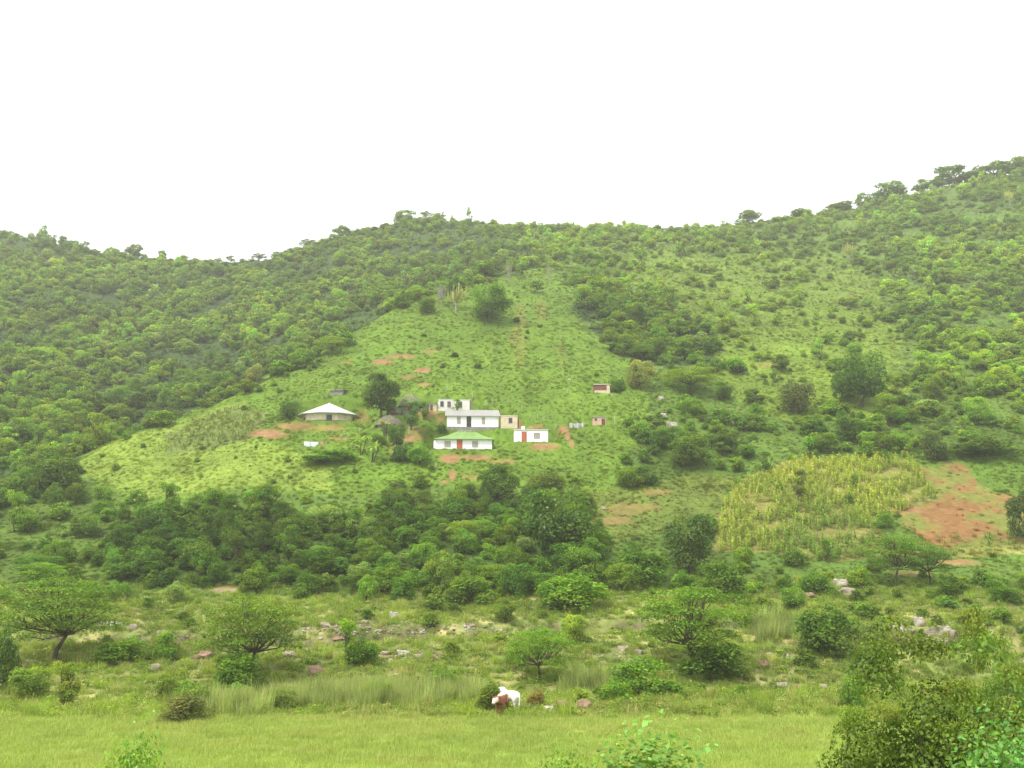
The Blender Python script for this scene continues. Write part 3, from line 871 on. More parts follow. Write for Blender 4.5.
G = MID; D = DARK; B = BRIGHT
TREES = [
    # kind, u, base v, width, height, tint, name, label, category, variant, landmark phrase
    ('round', 489, 323, 50, 43, (.062, .13, .03), 'round_tree', 'lone round leafy tree standing on the open upper slope of the grassy spur', 'tree', 0, 'the lone round tree on the spur'),
    ('flat', 537, 294, 18, 14, (.05, .10, .03), 'acacia_tree', 'small dark flat-topped acacia near the crest of the grassy spur', 'tree', 0, 'the small acacia by the crest'),
    ('candelabra', 456, 312, 24, 31, (.19, .23, .14), 'candelabra_tree', 'pale candelabra tree beside the lone round tree on the spur', 'tree', 0, 'the candelabra tree on the spur'),
    ('bare', 441, 308, 18, 24, (.12, .16, .08), 'bare_tree', 'thin pale bare-branched tree behind the candelabra tree on the spur', 'tree', 0, None),
    ('bare', 509, 286, 9, 22, (.12, .16, .08), 'bare_tree', 'thin pale leafless tree just uphill of the lone round tree', 'tree', 1, None),
    ('bare', 549, 292, 7, 30, (.12, .16, .08), 'bare_tree', 'slender whitish leafless tree beside the small acacia near the crest', 'tree', 0, None),
    ('round', 381, 417, 44, 46, (.036, .072, .026), 'round_tree', 'dark dense tree shading the thatched huts beside the white-roofed rondavel', 'tree', 1, 'the dark tree by the huts'),
    ('column', 411, 430, 26, 30, (.05, .115, .055), 'broadleaf_tree', 'small bluish-green leafy tree in front of the thatched huts', 'tree', 0, None),
    ('frond', 371, 462, 34, 33, (.10, .17, .075), 'banana_plant', 'clump of pale drooping banana leaves below the dark homestead tree', 'plant', 0, 'the banana clump'),
    ('frond', 360, 455, 26, 26, (.10, .18, .07), 'banana_plant', 'smaller clump of banana leaves uphill of the washing line end', 'plant', 1, None),
    ('frond', 386, 436, 22, 20, (.13, .18, .075), 'aloe_plant', 'spiky grey-green aloe standing against the grey thatched hut', 'plant', 1, None),
    ('bush', 401, 462, 26, 20, (.045, .10, .045), 'shrub', 'dark bluish shrub beside the banana clump below the huts', 'shrub', 0, None),
    ('round', 396, 447, 24, 24, (.05, .105, .035), 'broadleaf_tree', 'leafy tree growing over the front of the grey thatched hut', 'tree', 2, None),
    ('column', 424, 420, 14, 20, (.06, .12, .04), 'broadleaf_tree', 'slim leafy tree before the small pale annex', 'tree', 1, None),
    ('bush', 378, 446, 20, 15, (.06, .12, .035), 'shrub', 'shrub between the grey thatched hut and the banana clump', 'shrub', 2, None),
    ('frond', 392, 460, 22, 24, (.10, .17, .07), 'banana_plant', 'single banana plant between the big clump and the bluish shrub', 'plant', 0, None),
    ('bush', 441, 433, 14, 12, (.05, .11, .028), 'shrub', 'small dark shrub between the long white house and the green-roofed house', 'shrub', 1, None),
    ('bush', 288, 419, 26, 24, (.05, .105, .03), 'shrub', 'dark rounded shrub just uphill of the white-roofed rondavel', 'shrub', 2, None),
    ('bush', 330, 462, 60, 14, (.06, .14, .03), 'shrub', 'low spreading green shrub below the washing line', 'shrub', 3, None),
    ('bush', 420, 464, 30, 22, (.075, .17, .03), 'shrub', 'bright green shrub between the banana clump and the green-roofed house', 'shrub', 1, None),
    ('column', 457, 412, 10, 14, (.09, .17, .04), 'papaya_tree', 'slim bright green tree against the white flat-roofed block', 'tree', 0, None),
    ('round', 641, 390, 32, 32, (.13, .165, .075), 'candelabra_tree', 'pale olive dome-crowned tree on a thin trunk beside the brick shed', 'tree', 2, 'the pale olive tree'),
    ('bush', 617, 393, 20, 18, (.055, .12, .03), 'shrub', 'green shrub between the brick shed and the pale olive tree', 'shrub', 0, None),
    ('flat', 690, 393, 60, 27, (.095, .16, .04), 'acacia_tree', 'pale green layered acacia spreading flat beside the pale olive tree', 'tree', 1, 'the layered pale acacia'),
    ('round', 862, 407, 70, 63, (.040, .088, .026), 'broadleaf_tree', 'largest dark leafy tree on the hillside above the maize field', 'tree', 0, 'the large dark hillside tree'),
    ('bush', 796, 414, 42, 40, (.055, .08, .042), 'shrub', 'dark greyish bush beside the largest dark hillside tree', 'shrub', 2, 'the dark greyish bush'),
    ('bush', 848, 442, 36, 32, (.040, .088, .026), 'shrub', 'dense round dark bush directly downhill of the largest hillside tree', 'shrub', 0, 'the dense round dark bush'),
    ('bush', 935, 461, 32, 36, (.055, .09, .04), 'shrub', 'greyish-green bush at the upper corner of the bare red field', 'shrub', 3, 'the greyish bush by the red field'),
    ('bush', 985, 456, 80, 20, (.05, .095, .03), 'hedge', 'low dark hedge along the top of the bare red field', 'hedge', 1, None),
    ('flat', 895, 586, 66, 55, (.060, .12, .03), 'acacia_tree', 'flat-topped acacia with a bare trunk below the bare red field', 'tree', 2, 'the flat acacia below the red field'),
    ('flat', 931, 584, 50, 44, (.055, .115, .03), 'acacia_tree', 'low spreading acacia whose crown joins the flat-topped one below the field', 'tree', 0, None),
    ('round', 1026, 545, 34, 58, (.04, .075, .03), 'broadleaf_tree', 'dark leafy tree cut by the picture edge beside the red field', 'tree', 1, None),
    ('round', 690, 574, 64, 64, (.045, .085, .032), 'broadleaf_tree', 'dark lumpy-crowned tree at the lower corner of the maize field', 'tree', 2, 'the lumpy tree by the maize'),
    ('bush', 640, 586, 70, 46, (.055, .12, .026), 'shrub', 'wide mid-green bush spreading beside the dark lumpy-crowned tree', 'shrub', 1, None),
    ('bush', 716, 600, 62, 44, (.055, .115, .026), 'shrub', 'rounded bush standing in front of the dark lumpy-crowned tree', 'shrub', 3, None),
    ('round', 558, 562, 80, 84, (.044, .092, .028), 'broadleaf_tree', 'big dark spreading tree at the end of the thicket band', 'tree', 0, 'the big tree ending the thicket'),
    ('round', 497, 505, 44, 42, (.044, .09, .026), 'broadleaf_tree', 'dark round tree directly below the green-roofed house', 'tree', 1, 'the tree below the green-roofed house'),
    ('bush', 545, 500, 50, 34, (.072, .11, .042), 'shrub', 'greyish scrubby bush uphill of the big dark spreading tree', 'shrub', 2, None),
    ('bush', 580, 518, 40, 36, (.06, .10, .035), 'shrub', 'olive scrubby bush beside the open pinkish patch of grass', 'shrub', 0, None),
    ('bush', 646, 485, 26, 24, (.045, .10, .028), 'shrub', 'small dark bush at the head of the open pinkish patch', 'shrub', 3, None),
    ('bush', 690, 466, 58, 38, (.055, .105, .03), 'shrub', 'wide olive bush on the slope uphill of the pinkish patch', 'shrub', 0, 'the wide olive bush'),
    ('column', 800, 502, 20, 34, (.065, .10, .038), 'shrub', 'tall olive shrub standing in the upper maize field', 'shrub', 0, 'the olive shrub in the maize'),
    ('bush', 855, 487, 14, 15, (.055, .115, .03), 'shrub', 'small round shrub high in the maize field', 'shrub', 2, None),
    ('bush', 849, 505, 13, 14, (.055, .12, .03), 'shrub', 'small round shrub in the middle of the maize field', 'shrub', 1, None),
    ('bush', 780, 493, 10, 12, (.07, .14, .03), 'shrub', 'tiny bright shrub beside the tall olive shrub in the maize', 'shrub', 1, None),
    ('bush', 884, 528, 22, 17, (.075, .16, .035), 'shrub', 'bright green shrub where the maize meets the red field', 'shrub', 3, None),
    ('column', 827, 562, 18, 24, (.065, .14, .03), 'shrub', 'slim green shrub at the bottom edge of the maize field', 'shrub', 0, None),
    ('bush', 796, 566, 30, 20, (.055, .11, .03), 'shrub', 'dark low shrub at the foot of the maize field', 'shrub', 2, None),
    ('flat', 52, 662, 128, 90, (.066, .125, .03), 'acacia_tree', 'wide layered acacia with a dark trunk on the flood plain near the rocks', 'tree', 0, 'the wide layered acacia'),
    ('flat', 250, 680, 110, 92, (.07, .125, .032), 'acacia_tree', 'feathery flat-topped acacia on the flood plain in front of the thicket', 'tree', 1, 'the feathery flat-topped acacia'),
    ('bush', 238, 690, 64, 44, (.06, .13, .026), 'shrub', 'dark bush growing around the foot of the feathery acacia', 'shrub', 0, None),
    ('flat', 697, 672, 122, 92, (.066, .13, .028), 'acacia_tree', 'bright green dense acacia on the flood plain below the lumpy tree', 'tree', 2, 'the bright dense acacia'),
    ('bush', 712, 678, 80, 50, (.06, .12, .026), 'shrub', 'dark green bush under the bright dense acacia', 'shrub', 1, None),
    ('bush', 646, 698, 78, 46, (.075, .16, .03), 'shrub', 'bright bush on the meadow edge beside the bright dense acacia', 'shrub', 3, None),
    ('bush', 830, 655, 72, 58, (.05, .105, .026), 'shrub', 'dark dense bush in front of the pale boulders', 'shrub', 2, 'the dark bush by the boulders'),
    ('flat', 540, 682, 70, 60, (.08, .165, .032), 'acacia_tree', 'small bright acacia with a pale trunk behind the rocks near the cows', 'tree', 0, 'the small acacia behind the cows'),
    ('column', 347, 668, 30, 50, (.085, .17, .03), 'shrub', 'upright bright green bush beside the glimpse of river water', 'shrub', 1, 'the upright bright bush'),
    ('bush', 362, 664, 44, 30, (.07, .15, .03), 'shrub', 'leafy bush at the foot of the upright bright bush', 'shrub', 1, None),
    ('bush', 165, 660, 34, 34, (.08, .165, .03), 'shrub', 'bright green bush between the two layered acacias', 'shrub', 3, None),
    ('bush', 120, 662, 56, 26, (.085, .165, .032), 'shrub', 'low bright bush beside the trunk of the wide layered acacia', 'shrub', 0, None),
    ('bush', 2, 692, 34, 74, (.04, .085, .026), 'shrub', 'dark tall bush cut by the picture edge beside the small rocks', 'shrub', 2, None),
    ('bush', 187, 720, 56, 32, (.10, .125, .065), 'shrub', 'grey-green scrubby bush on the meadow edge', 'shrub', 1, None),
    ('bush', 537, 708, 28, 20, (.11, .105, .05), 'shrub', 'dry brownish bush between the cows and the small rocks', 'shrub', 0, None),
    ('bush', 285, 712, 40, 26, (.09, .14, .05), 'shrub', 'greyish green bush beside the tall pale grass', 'shrub', 3, None),
    ('bush', 575, 610, 90, 42, (.08, .165, .03), 'shrub', 'wide bright bush in front of the big dark spreading tree', 'shrub', 2, None),
    ('bush', 470, 604, 60, 36, (.082, .15, .035), 'shrub', 'lighter green rounded bush at the foot of the thicket band', 'shrub', 1, None),
    ('round', 441, 600, 38, 52, (.10, .165, .05), 'broadleaf_tree', 'pale open-crowned tree standing out in the thicket band', 'tree', 1, 'the pale tree in the thicket'),
    ('bush', 255, 384, 22, 22, (.12, .15, .075), 'candelabra_tree', 'pale greyish domed tree on the wooded edge of the spur', 'tree', 0, 'the pale domed tree on the spur edge'),
    ('bush', 215, 394, 44, 24, (.06, .125, .03), 'shrub', 'green bush on the spur crest beside the pale domed tree', 'shrub', 3, None),
    ('bush', 55, 490, 60, 40, (.045, .09, .028), 'shrub', 'big dark bush at the low end of the spur', 'shrub', 0, 'the big dark bush ending the spur'),
    ('candelabra', 850, 262, 18, 22, (.2, .24, .14), 'candelabra_tree', 'pale candelabra tree standing out high on the wooded slope', 'tree', 1, 'the high candelabra tree'),
    ('candelabra', 1010, 205, 12, 18, (.22, .27, .13), 'candelabra_tree', 'pale yellowish candelabra tree just below the highest skyline', 'tree', 0, None),
    # skyline
    ('round', 134, 257, 20, 14, (.07, .12, .055), 'round_tree', 'biggest of the round trees on the low saddle of the skyline', 'tree', 0, None),
    ('round', 161, 262, 12, 12, (.07, .12, .055), 'round_tree', 'second round tree on the skyline saddle beside the biggest', 'tree', 1, None),
    ('round', 183, 264, 12, 10, (.07, .12, .055), 'round_tree', 'middle round tree on the skyline saddle', 'tree', 2, None),
    ('round', 215, 266, 9, 8, (.07, .12, .055), 'round_tree', 'small round tree at the lowest dip of the skyline', 'tree', 0, None),
    ('flat', 230, 266, 11, 12, (.07, .12, .055), 'acacia_tree', 'small flat-topped acacia at the lowest dip of the skyline', 'tree', 1, None),
    ('flat', 259, 261, 17, 8, (.07, .12, .055), 'acacia_tree', 'wider flat-topped acacia where the skyline climbs from the dip', 'tree', 0, None),
    ('flat', 84, 252, 12, 11, (.07, .12, .055), 'acacia_tree', 'flat-topped acacia alone on the lower skyline ridge', 'tree', 1, None),
    ('flat', 308, 250, 20, 11, (.065, .12, .05), 'acacia_tree', 'flat-topped acacia halfway up the climbing skyline', 'tree', 0, None),
    ('round', 343, 238, 22, 12, (.065, .12, .05), 'round_tree', 'round tree where the skyline climb levels off', 'tree', 1, None),
    ('round', 404, 222, 26, 14, (.065, .12, .05), 'round_tree', 'wide tree clump on the middle skyline hump', 'tree', 2, None),
    ('flat', 430, 222, 18, 12, (.065, .12, .05), 'acacia_tree', 'spreading acacia on the middle skyline hump', 'tree', 1, None),
    ('round', 748, 226, 27, 17, (.06, .115, .045), 'round_tree', 'neat round tree alone where the long skyline starts to rise', 'tree', 0, 'the neat round skyline tree'),
    ('round', 863, 208, 20, 16, (.085, .16, .05), 'round_tree', 'bright open tree sticking up from the rising skyline', 'tree', 1, None),
    ('round', 892, 201, 34, 20, (.06, .12, .045), 'round_tree', 'broad dark tree on the rising skyline', 'tree', 2, None),
    ('round', 955, 186, 44, 22, (.055, .11, .042), 'round_tree', 'broadest tree near the highest skyline', 'tree', 0, None),
    ('round', 998, 180, 38, 17, (.06, .115, .045), 'round_tree', 'tree next to the broadest one near the highest skyline', 'tree', 1, None),
    ('bush', 876, 208, 26, 15, (.06, .12, .045), 'bush', 'low bush between the bright open tree and the broad dark skyline tree', 'bush', 0, None),
    ('bush', 938, 191, 26, 14, (.06, .12, .045), 'bush', 'low bush filling the skyline before the broadest tree', 'bush', 1, None),
    ('bush', 978, 183, 30, 16, (.065, .125, .045), 'bush', 'low bush between the two tallest skyline trees', 'bush', 2, None),
    ('round', 1022, 172, 34, 18, (.06, .12, .045), 'round_tree', 'rounded tree at the very end of the highest skyline', 'tree', 2, None),
    ('bush', 840, 214, 34, 12, (.065, .125, .045), 'bush', 'long low bush on the rising skyline before the bright open tree', 'bush', 3, None),
    ('bush', 800, 220, 30, 9, (.065, .125, .045), 'bush', 'low skyline bush a little past the neat round tree', 'bush', 1, None),
    ('round', 922, 192, 22, 13, (.06, .12, .045), 'round_tree', 'small tree between the two broad skyline trees', 'tree', 2, None),
]
for k_, u, v, w_, h_, t_, nm, lb, ct, vr, ld in TREES:
    sky = v < 268
    plant(k_, u, v, w_, h_, t_, nm, lb, ct, None, vr, near=(v > 300), Y=(431.0 if sky and 'skyline' in lb and 'candelabra' not in lb else None), land=ld)

LAND += [(328, 410, 'the white-roofed rondavel'), (463, 442, 'the green-roofed house'), (473, 418, 'the long white house'), (531, 436, 'the low white house'), (602, 388, 'the brick shed'), (600, 421, 'the cream outhouse'),
         (830, 520, 'the maize field'), (970, 500, 'the bare red field'), (200, 430, 'the small maize patch'), (930, 630, 'the pale boulders'), (507, 700, 'the two cows'), (120, 460, 'the tip of the grassy spur'),
         (20, 232, 'the low end of the skyline'), (200, 262, 'the skyline dip'), (430, 215, 'the middle skyline hump'), (620, 222, 'the long level skyline'), (1000, 165, 'the highest skyline'), (340, 634, 'the glimpse of river'),
         (220, 590, 'the sandy gap'), (640, 515, 'the open pinkish patch'), (413, 372, 'the red soil scars')]

# ------------------------------------------------------------------ shrubs and trees that cover the hills
def hill_cover():
    g = np.random.default_rng(5)
    sp = 2.15
    gx, gy = np.meshgrid(np.arange(-420, 420, sp), np.arange(66, 445, sp))
    x = (gx + g.uniform(-.5, .5, gx.shape) * sp * .95).ravel(); y = (gy + g.uniform(-.5, .5, gx.shape) * sp * .95).ravel()
    k = (np.abs(x / (y + 12)) < .66); x = x[k]; y = y[k]
    z = H(x, y)
    u, v, pr, lo, hi, tint, zone = veg(x, y, z)
    k = g.uniform(0, 1, len(x)) < pr
    for tx, ty, tr in TAKEN:
        k &= np.hypot(x - tx, y - ty) > tr * .75 + .4
    # never in front of the houses: the sight lines to the homestead stay open
    front = (u > 292) & (u < 612) & (v > 380) & (v < 470) & (y < 200)
    k &= ~front
    x, y, z, u, v, tint, zone, lo, hi = (a[k] for a in (x, y, z, u, v, tint, zone, lo, hi))
    n = len(x)
    q = g.uniform(0, 1, n) ** 1.9
    w = lo * .85 + (hi * 1.25 - lo * .85) * q
    form = g.choice(4, n, p=[.34, .50, .08, .08])       # round, bush, flat, column
    form[w < 2.0] = 1
    form[(zone == 8) & (form == 2)] = 0
    h = w * g.uniform(.75, 1.05, n); h[form == 1] *= .85; h[form == 2] *= .8; h[form == 3] *= 1.35
    edge = (y > 415); h[edge] *= g.uniform(.45, .8, n)[edge] * np.where((u < 70) | (u > 860) | ((u > 390) & (u < 480)), 1.7, 1)[edge]
    hue = g.normal(0, 1, n)
    tint = tint * (1 + .17 * g.normal(0, 1, n).clip(-1.6, 1.5)[:, None]) * np.stack([1 + .09 * hue.clip(-1.5, 2), np.ones(n), 1 - .1 * hue.clip(-1.5, 1.5)], 1)
    pale = g.uniform(0, 1, n) < .035
    tint[pale] = np.array([.10, .16, .075])
    dk = g.uniform(0, 1, n) < .12
    tint[dk] *= .78
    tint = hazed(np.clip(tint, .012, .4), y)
    rz = g.uniform(0, 6.283, n); ex = g.uniform(.75, 1.45, n); ey = g.uniform(.75, 1.25, n)
    # which show largest
    vis = np.ones(n, bool)
    for s in np.linspace(.2, .97, 34):
        zs = EH + (z + h * .7 - EH) * s
        vis &= H(x * s, y * s) < zs + .3
    app = w * np.sqrt(np.maximum(h, .1) / np.maximum(w, .1)) / y
    onscreen = (u > -15) & (u < 1039) & (v < 775)
    order = np.argsort(-(app * vis * onscreen))
    solo = np.zeros(n, bool); solo[order[:290]] = True
    names = ['leafy_tree', 'bush', 'spreading_tree', 'upright_bush']
    proto_near = ['round', 'bush', 'flat', 'column']
    cnt = {}
    recs = []
    for i in np.nonzero(solo)[0]:
        sizepx = w[i] / y[i] * F
        size = 'large' if sizepx > 42 else 'medium' if sizepx > 30 else 'small'
        lum = tint[i][1]; cl = 'dark green' if lum < .085 else 'mid-green' if lum < .135 else 'light green'
        best = min(LAND, key=lambda a: math.hypot(a[0] - u[i], (a[1] - (v[i] - 10)) * 1.3))
        dx = u[i] - best[0]; dy = v[i] - 10 - best[1]
        if abs(dx) > 2.2 * abs(dy): rel = 'right of' if dx > 0 else 'left of'
        elif abs(dy) > 2.2 * abs(dx): rel = 'below' if dy > 0 else 'above'
        else: rel = ('below and ' if dy > 0 else 'above and ') + ('right of' if dx > 0 else 'left of')
        kindw = {0: 'round-crowned tree', 1: 'bush', 2: 'flat-crowned tree', 3: 'upright bush'}[form[i]]
        recs.append((size + ' ' + cl + ' ' + kindw, rel + ' ' + best[2], math.hypot(dx, dy), i))
    by = {}
    for r in recs: by.setdefault((r[0], r[1]), []).append(r)
    for (a, b), rs in by.items():
        rs.sort(key=lambda r: r[2])
        for j, r in enumerate(rs):
            i = r[3]; grp = 'single trees and bushes about the hillside'
            if len(rs) == 1: lb = a + ' ' + b
            elif j == 0: lb = 'closest ' + a + ' ' + b
            elif j == 1: lb = 'second closest ' + a + ' ' + b
            elif j == 2: lb = 'third closest ' + a + ' ' + b
            else:
                lb = a + ' further off ' + b; grp = a + ' ' + b
            if len(lb.split()) > 14: lb = lb.replace('small ', '').replace('medium ', '').replace('large ', '').replace('round-crowned', 'round').replace('flat-crowned', 'flat').replace('above and ', 'above ').replace('below and ', 'below ')
            k2 = proto_near[form[i]]
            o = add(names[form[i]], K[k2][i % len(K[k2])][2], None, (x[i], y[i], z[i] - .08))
            o.rotation_euler = (0, 0, rz[i]); o.scale = (float(w[i] * ex[i]), float(w[i] * ey[i]), float(h[i])); o['tint'] = [float(c) for c in tint[i]]
            tag(o, lb, 'tree' if form[i] in (0, 2) else 'bush', grp)
    r = ~solo
    protos = [K['farround'][j][2] for j in range(3)] + [K['farbush'][j][2] for j in range(4)] + [K['farflat'][j][2] for j in range(2)] + [K['farcolumn'][0][2]]
    first = np.array([0, 3, 7, 9]); num = np.array([3, 4, 2, 1])
    idx = first[form] + (g.integers(0, 1000, n) % num[form])
    m = int(r.sum())
    scatter('woodland', np.stack([x, y, z - .1], 1)[r], np.stack([np.zeros(m), np.zeros(m), rz[r]], 1), np.stack([w * ex, w * ey, h], 1)[r], tint[r], idx[r], protos,
            'dense green woodland and scrub covering the slopes of the hill', 'woodland')
    print('COVER', n, 'solo', int(solo.sum()), 'stuff', m)


hill_cover()

# ------------------------------------------------------------------ grasses, herbs and maize
GP = [blade_mesh('meadow_tuft', 1, 90, .55, .30, .012, segs=2, dry=.10), blade_mesh('meadow_tuft', 2, 70, .5, .36, .013, segs=2, dry=.2),
      blade_mesh('tall_tuft', 3, 90, .45, .85, .016, dry=.25), blade_mesh('tall_tuft', 4, 70, .4, .7, .018, dry=.35),
      herb_mesh('herb_clump', 5, 150, .055, .55), herb_mesh('herb_clump', 6, 120, .07, .45), herb_mesh('herb_clump', 7, 90, .095, .4)]


def grid_pts(g, y0, y1, sp, tmax):
    gx, gy = np.meshgrid(np.arange(-tmax * y1, tmax * y1, sp), np.arange(y0, y1, sp))
    x = (gx + g.uniform(-1, 1, gx.shape) * sp).ravel(); y = (gy + g.uniform(-1, 1, gx.shape) * sp).ravel()
    k = np.abs(x) < tmax * y + 2
    x = x[k]; y = y[k]
    return x, y, H(x, y)


def lay(name, x, y, z, s, tint, idx, label, g, protos=None, hs=None, cat='grass', lean=0.0):
    n = len(x)
    if lean:            # plants spread along the slope they grow on
        gx = (H(x + 1, y) - H(x - 1, y)) / 2; gy = (H(x, y + 1) - H(x, y - 1)) / 2
        ax = np.arctan(gy) * lean; ay = -np.arctan(gx) * lean; rz = g.uniform(0, 6.283, n)
        rx = ax * np.cos(rz) + ay * np.sin(rz); ry = -ax * np.sin(rz) + ay * np.cos(rz)
        return scatter(name, np.stack([x, y, z], 1), np.stack([rx, ry, rz], 1), np.stack([s, s, s * hs], 1), tint, idx, protos or GP, label, cat)
    scatter(name, np.stack([x, y, z], 1), np.stack([g.normal(0, .06, n), g.normal(0, .06, n), g.uniform(0, 6.283, n)], 1),
            np.stack([s, s, s * (g.uniform(.7, 1.2, n) if hs is None else hs)], 1), tint, idx, protos or GP, label, cat)


def grasses():
    g = np.random.default_rng(11)
    # meadow
    x, y, z = grid_pts(g, 24, 71, .52, .60)
    k = z > -.25; x, y, z = x[k], y[k], z[k]
    n = len(x); c = fbm(x / 7, y / 3, 71, 3)[:, None]; c2 = fbm(x / 1.6, y / 1.2, 73, 2)[:, None]
    tint = np.array([.32, .44, .14]) * (1 + .14 * c + .10 * c2) * (1 + .05 * g.normal(size=(n, 1)))
    bare = fbm(x / 5, y / 2.5, 75, 3)[:, None] > .22
    tint = np.where(bare, np.array([.34, .43, .15]) * (1 + .1 * c2), tint)
    lay('meadow_grass', x, y, z, g.uniform(.8, 1.4, n), np.clip(tint, .02, .6), g.choice([0, 1], n), 'short yellow-green grass of the flat meadow', g)
    # flood plain
    x, y, z = grid_pts(g, 64, 121, .74, .60)
    _, s = ground_colour(x, y, z)
    dens = fbm(x / 8, y / 8, 77, 3)
    k = (s < .35 + .3 * g.uniform(0, 1, len(x))) & (dens > -.8) & (z > -3)
    for p, q in zip(RIV[:-1], RIV[1:]):
        d = q[:2] - p[:2]; t = np.clip(((x - p[0]) * d[0] + (y - p[1]) * d[1]) / (d @ d), 0, 1)
        k &= np.hypot(x - p[0] - t * d[0], y - p[1] - t * d[1]) > (p[2] + t * (q[2] - p[2])) * np.where(np.abs(x / y + .165) < .07, 1.25, .8)
    x, y, z, dens = x[k], y[k], z[k], dens[k]
    n = len(x); c = fbm(x / 10, y / 6, 79, 3)[:, None]
    a = g.uniform(0, 1, n)
    tint = np.where((a < .22)[:, None], np.array([.33, .40, .15]), np.where((a < .6)[:, None], np.array([.25, .38, .08]), np.array([.20, .32, .07])))
    tint = tint * (1 + .3 * c) * (1 + .12 * g.normal(size=(n, 1)))
    lay('plain_grass', x, y, z, g.uniform(.5, 1.35, n), np.clip(tint, .02, .6), g.choice([2, 3, 4, 5, 6, 4], n), 'rough grass and weeds of the stony river plain', g)
    # tall pale grass beds
    P = []
    for (u0, v0, ru, rv, m) in ((372, 706, 62, 8, 360), (300, 710, 40, 5, 70), (780, 632, 40, 12, 90), (230, 716, 50, 5, 90), (450, 704, 40, 6, 90), (600, 690, 40, 8, 60)):
        for _ in range(m):
            q = g.normal(size=2) * .45; p = hit(u0 + q[0] * ru, v0 + q[1] * rv - (4 if v0 > 700 else 0), ymin=60); P.append(p)
    P = np.array(P); n = len(P)
    lay('tall_grass', P[:, 0], P[:, 1], P[:, 2], g.uniform(.8, 1.3, n), np.array([.28, .39, .15]) * (1 + .18 * g.normal(size=(n, 1))).clip(.5, 1.6), g.choice([2, 3], n), 'tall pale feathery grass standing along the meadow edge', g, hs=g.uniform(1.6, 2.6, n))
    # slopes
    xs, ys, zs = [], [], []; sz = []
    for y0, y1, sp, s0 in ((121, 210, .72, .68), (210, 300, 1.05, .9), (300, 428, 1.3, 1.2)):
        x, y, z = grid_pts(g, y0, y1, sp, .60); xs.append(x); ys.append(y); zs.append(z); sz.append(np.full(len(x), s0))
    x, y, z, s0 = map(np.concatenate, (xs, ys, zs, sz))
    col, soil = ground_colour(x, y, z)
    u, v = proj(x, y, z)
    k = (soil < .25 + .2 * g.uniform(0, 1, len(x))) & ~inpoly(u, v, P_MAIZE)
    k &= ~(inpoly(u, v, P_BARE) & ~inpoly(u, v, P_BAREG) & (g.uniform(0, 1, len(x)) > .10))
    for cx, cy, ux, uy, hw, hd, pz in PADS:
        lx = (x - cx) * ux + (y - cy) * uy; ly = -(x - cx) * uy + (y - cy) * ux
        k &= ~((np.abs(lx) < hw + .3) & (np.abs(ly) < hd + .5))
    x, y, z, s0, col = x[k], y[k], z[k], s0[k], col[k]
    n = len(x); c = fbm(x / 5, y / 5, 83, 3)[:, None]
    tint = col * (1 + .30 * c) * (1 + .16 * g.normal(size=(n, 1)).clip(-2, 2)) * np.where(g.uniform(0, 1, (n, 1)) < .10, .8, 1.15)
    lay('hillside_grass', x, y, z, s0 * g.uniform(.4, 1.2, n) * (.95 + .75 * fbm(x / 4, y / 4, 87, 3)), np.clip(tint, .02, .6), g.choice([3, 4, 5, 6, 3], n), 'bright green grass and low herbs of the open slopes', g, hs=g.uniform(.45, 1.0, n), lean=.9)
    # maize
    MZ = [maize_mesh(i) for i in range(3)]
    X, Y2, Z, T, S = [], [], [], [], []
    for poly, sp, hsz, name in ((P_MAIZE, .62, 1.0, 'a'), (P_MAIZE2, 1.0, .8, 'b'), (P_MAIZEL, 1.0, .8, 'c')):
        gx, gy = np.meshgrid(np.arange(-90, 110, sp), np.arange(122, 205, sp))
        x = (gx + g.uniform(-.8, .8, gx.shape)).ravel(); y = (gy + g.uniform(-.4, .4, gx.shape)).ravel(); z = H(x, y); u, v = proj(x, y, z)
        k = inpoly(u + 4 * fbm(x / 4, y / 4, 91, 2), v + 3 * fbm(x / 4, y / 4, 93, 2), poly) & (fbm(x / 3, y / 3, 95, 2) > -.42)
        for tx, ty, tr in TAKEN: k &= np.hypot(x - tx, y - ty) > tr * .6
        x, y, z = x[k], y[k], z[k]
        c = fbm(x / 9, y / 9, 97, 3)[:, None]
        t = (np.array([.34, .48, .13]) if name != 'c' else np.array([.17, .24, .08])) * (1 - .0 * c)
        low = smooth(495, 540, proj(x, y, z)[1])[:, None] * (smooth(760, 800, proj(x, y, z)[0]))[:, None]
        t = t * (1 - .3 * low * np.array([1.15, .7, .6])) * (1 + .4 * c * np.array([1.2, .9, .7]))
        X.append(x); Y2.append(y); Z.append(z); T.append(t * (1 + .15 * g.normal(size=(len(x), 1)))); S.append(np.full(len(x), hsz))
    x, y, z = map(np.concatenate, (X, Y2, Z)); T = np.concatenate(T); s = np.concatenate(S)
    n = len(x)
    lay('maize_crop', x, y, z, s * g.uniform(.8, 1.15, n), np.clip(T, .03, .6), g.integers(0, 3, n), 'yellow-green maize standing in the hillside fields', g, MZ, hs=s * g.uniform(.5, .72, n), cat='maize')


grasses()

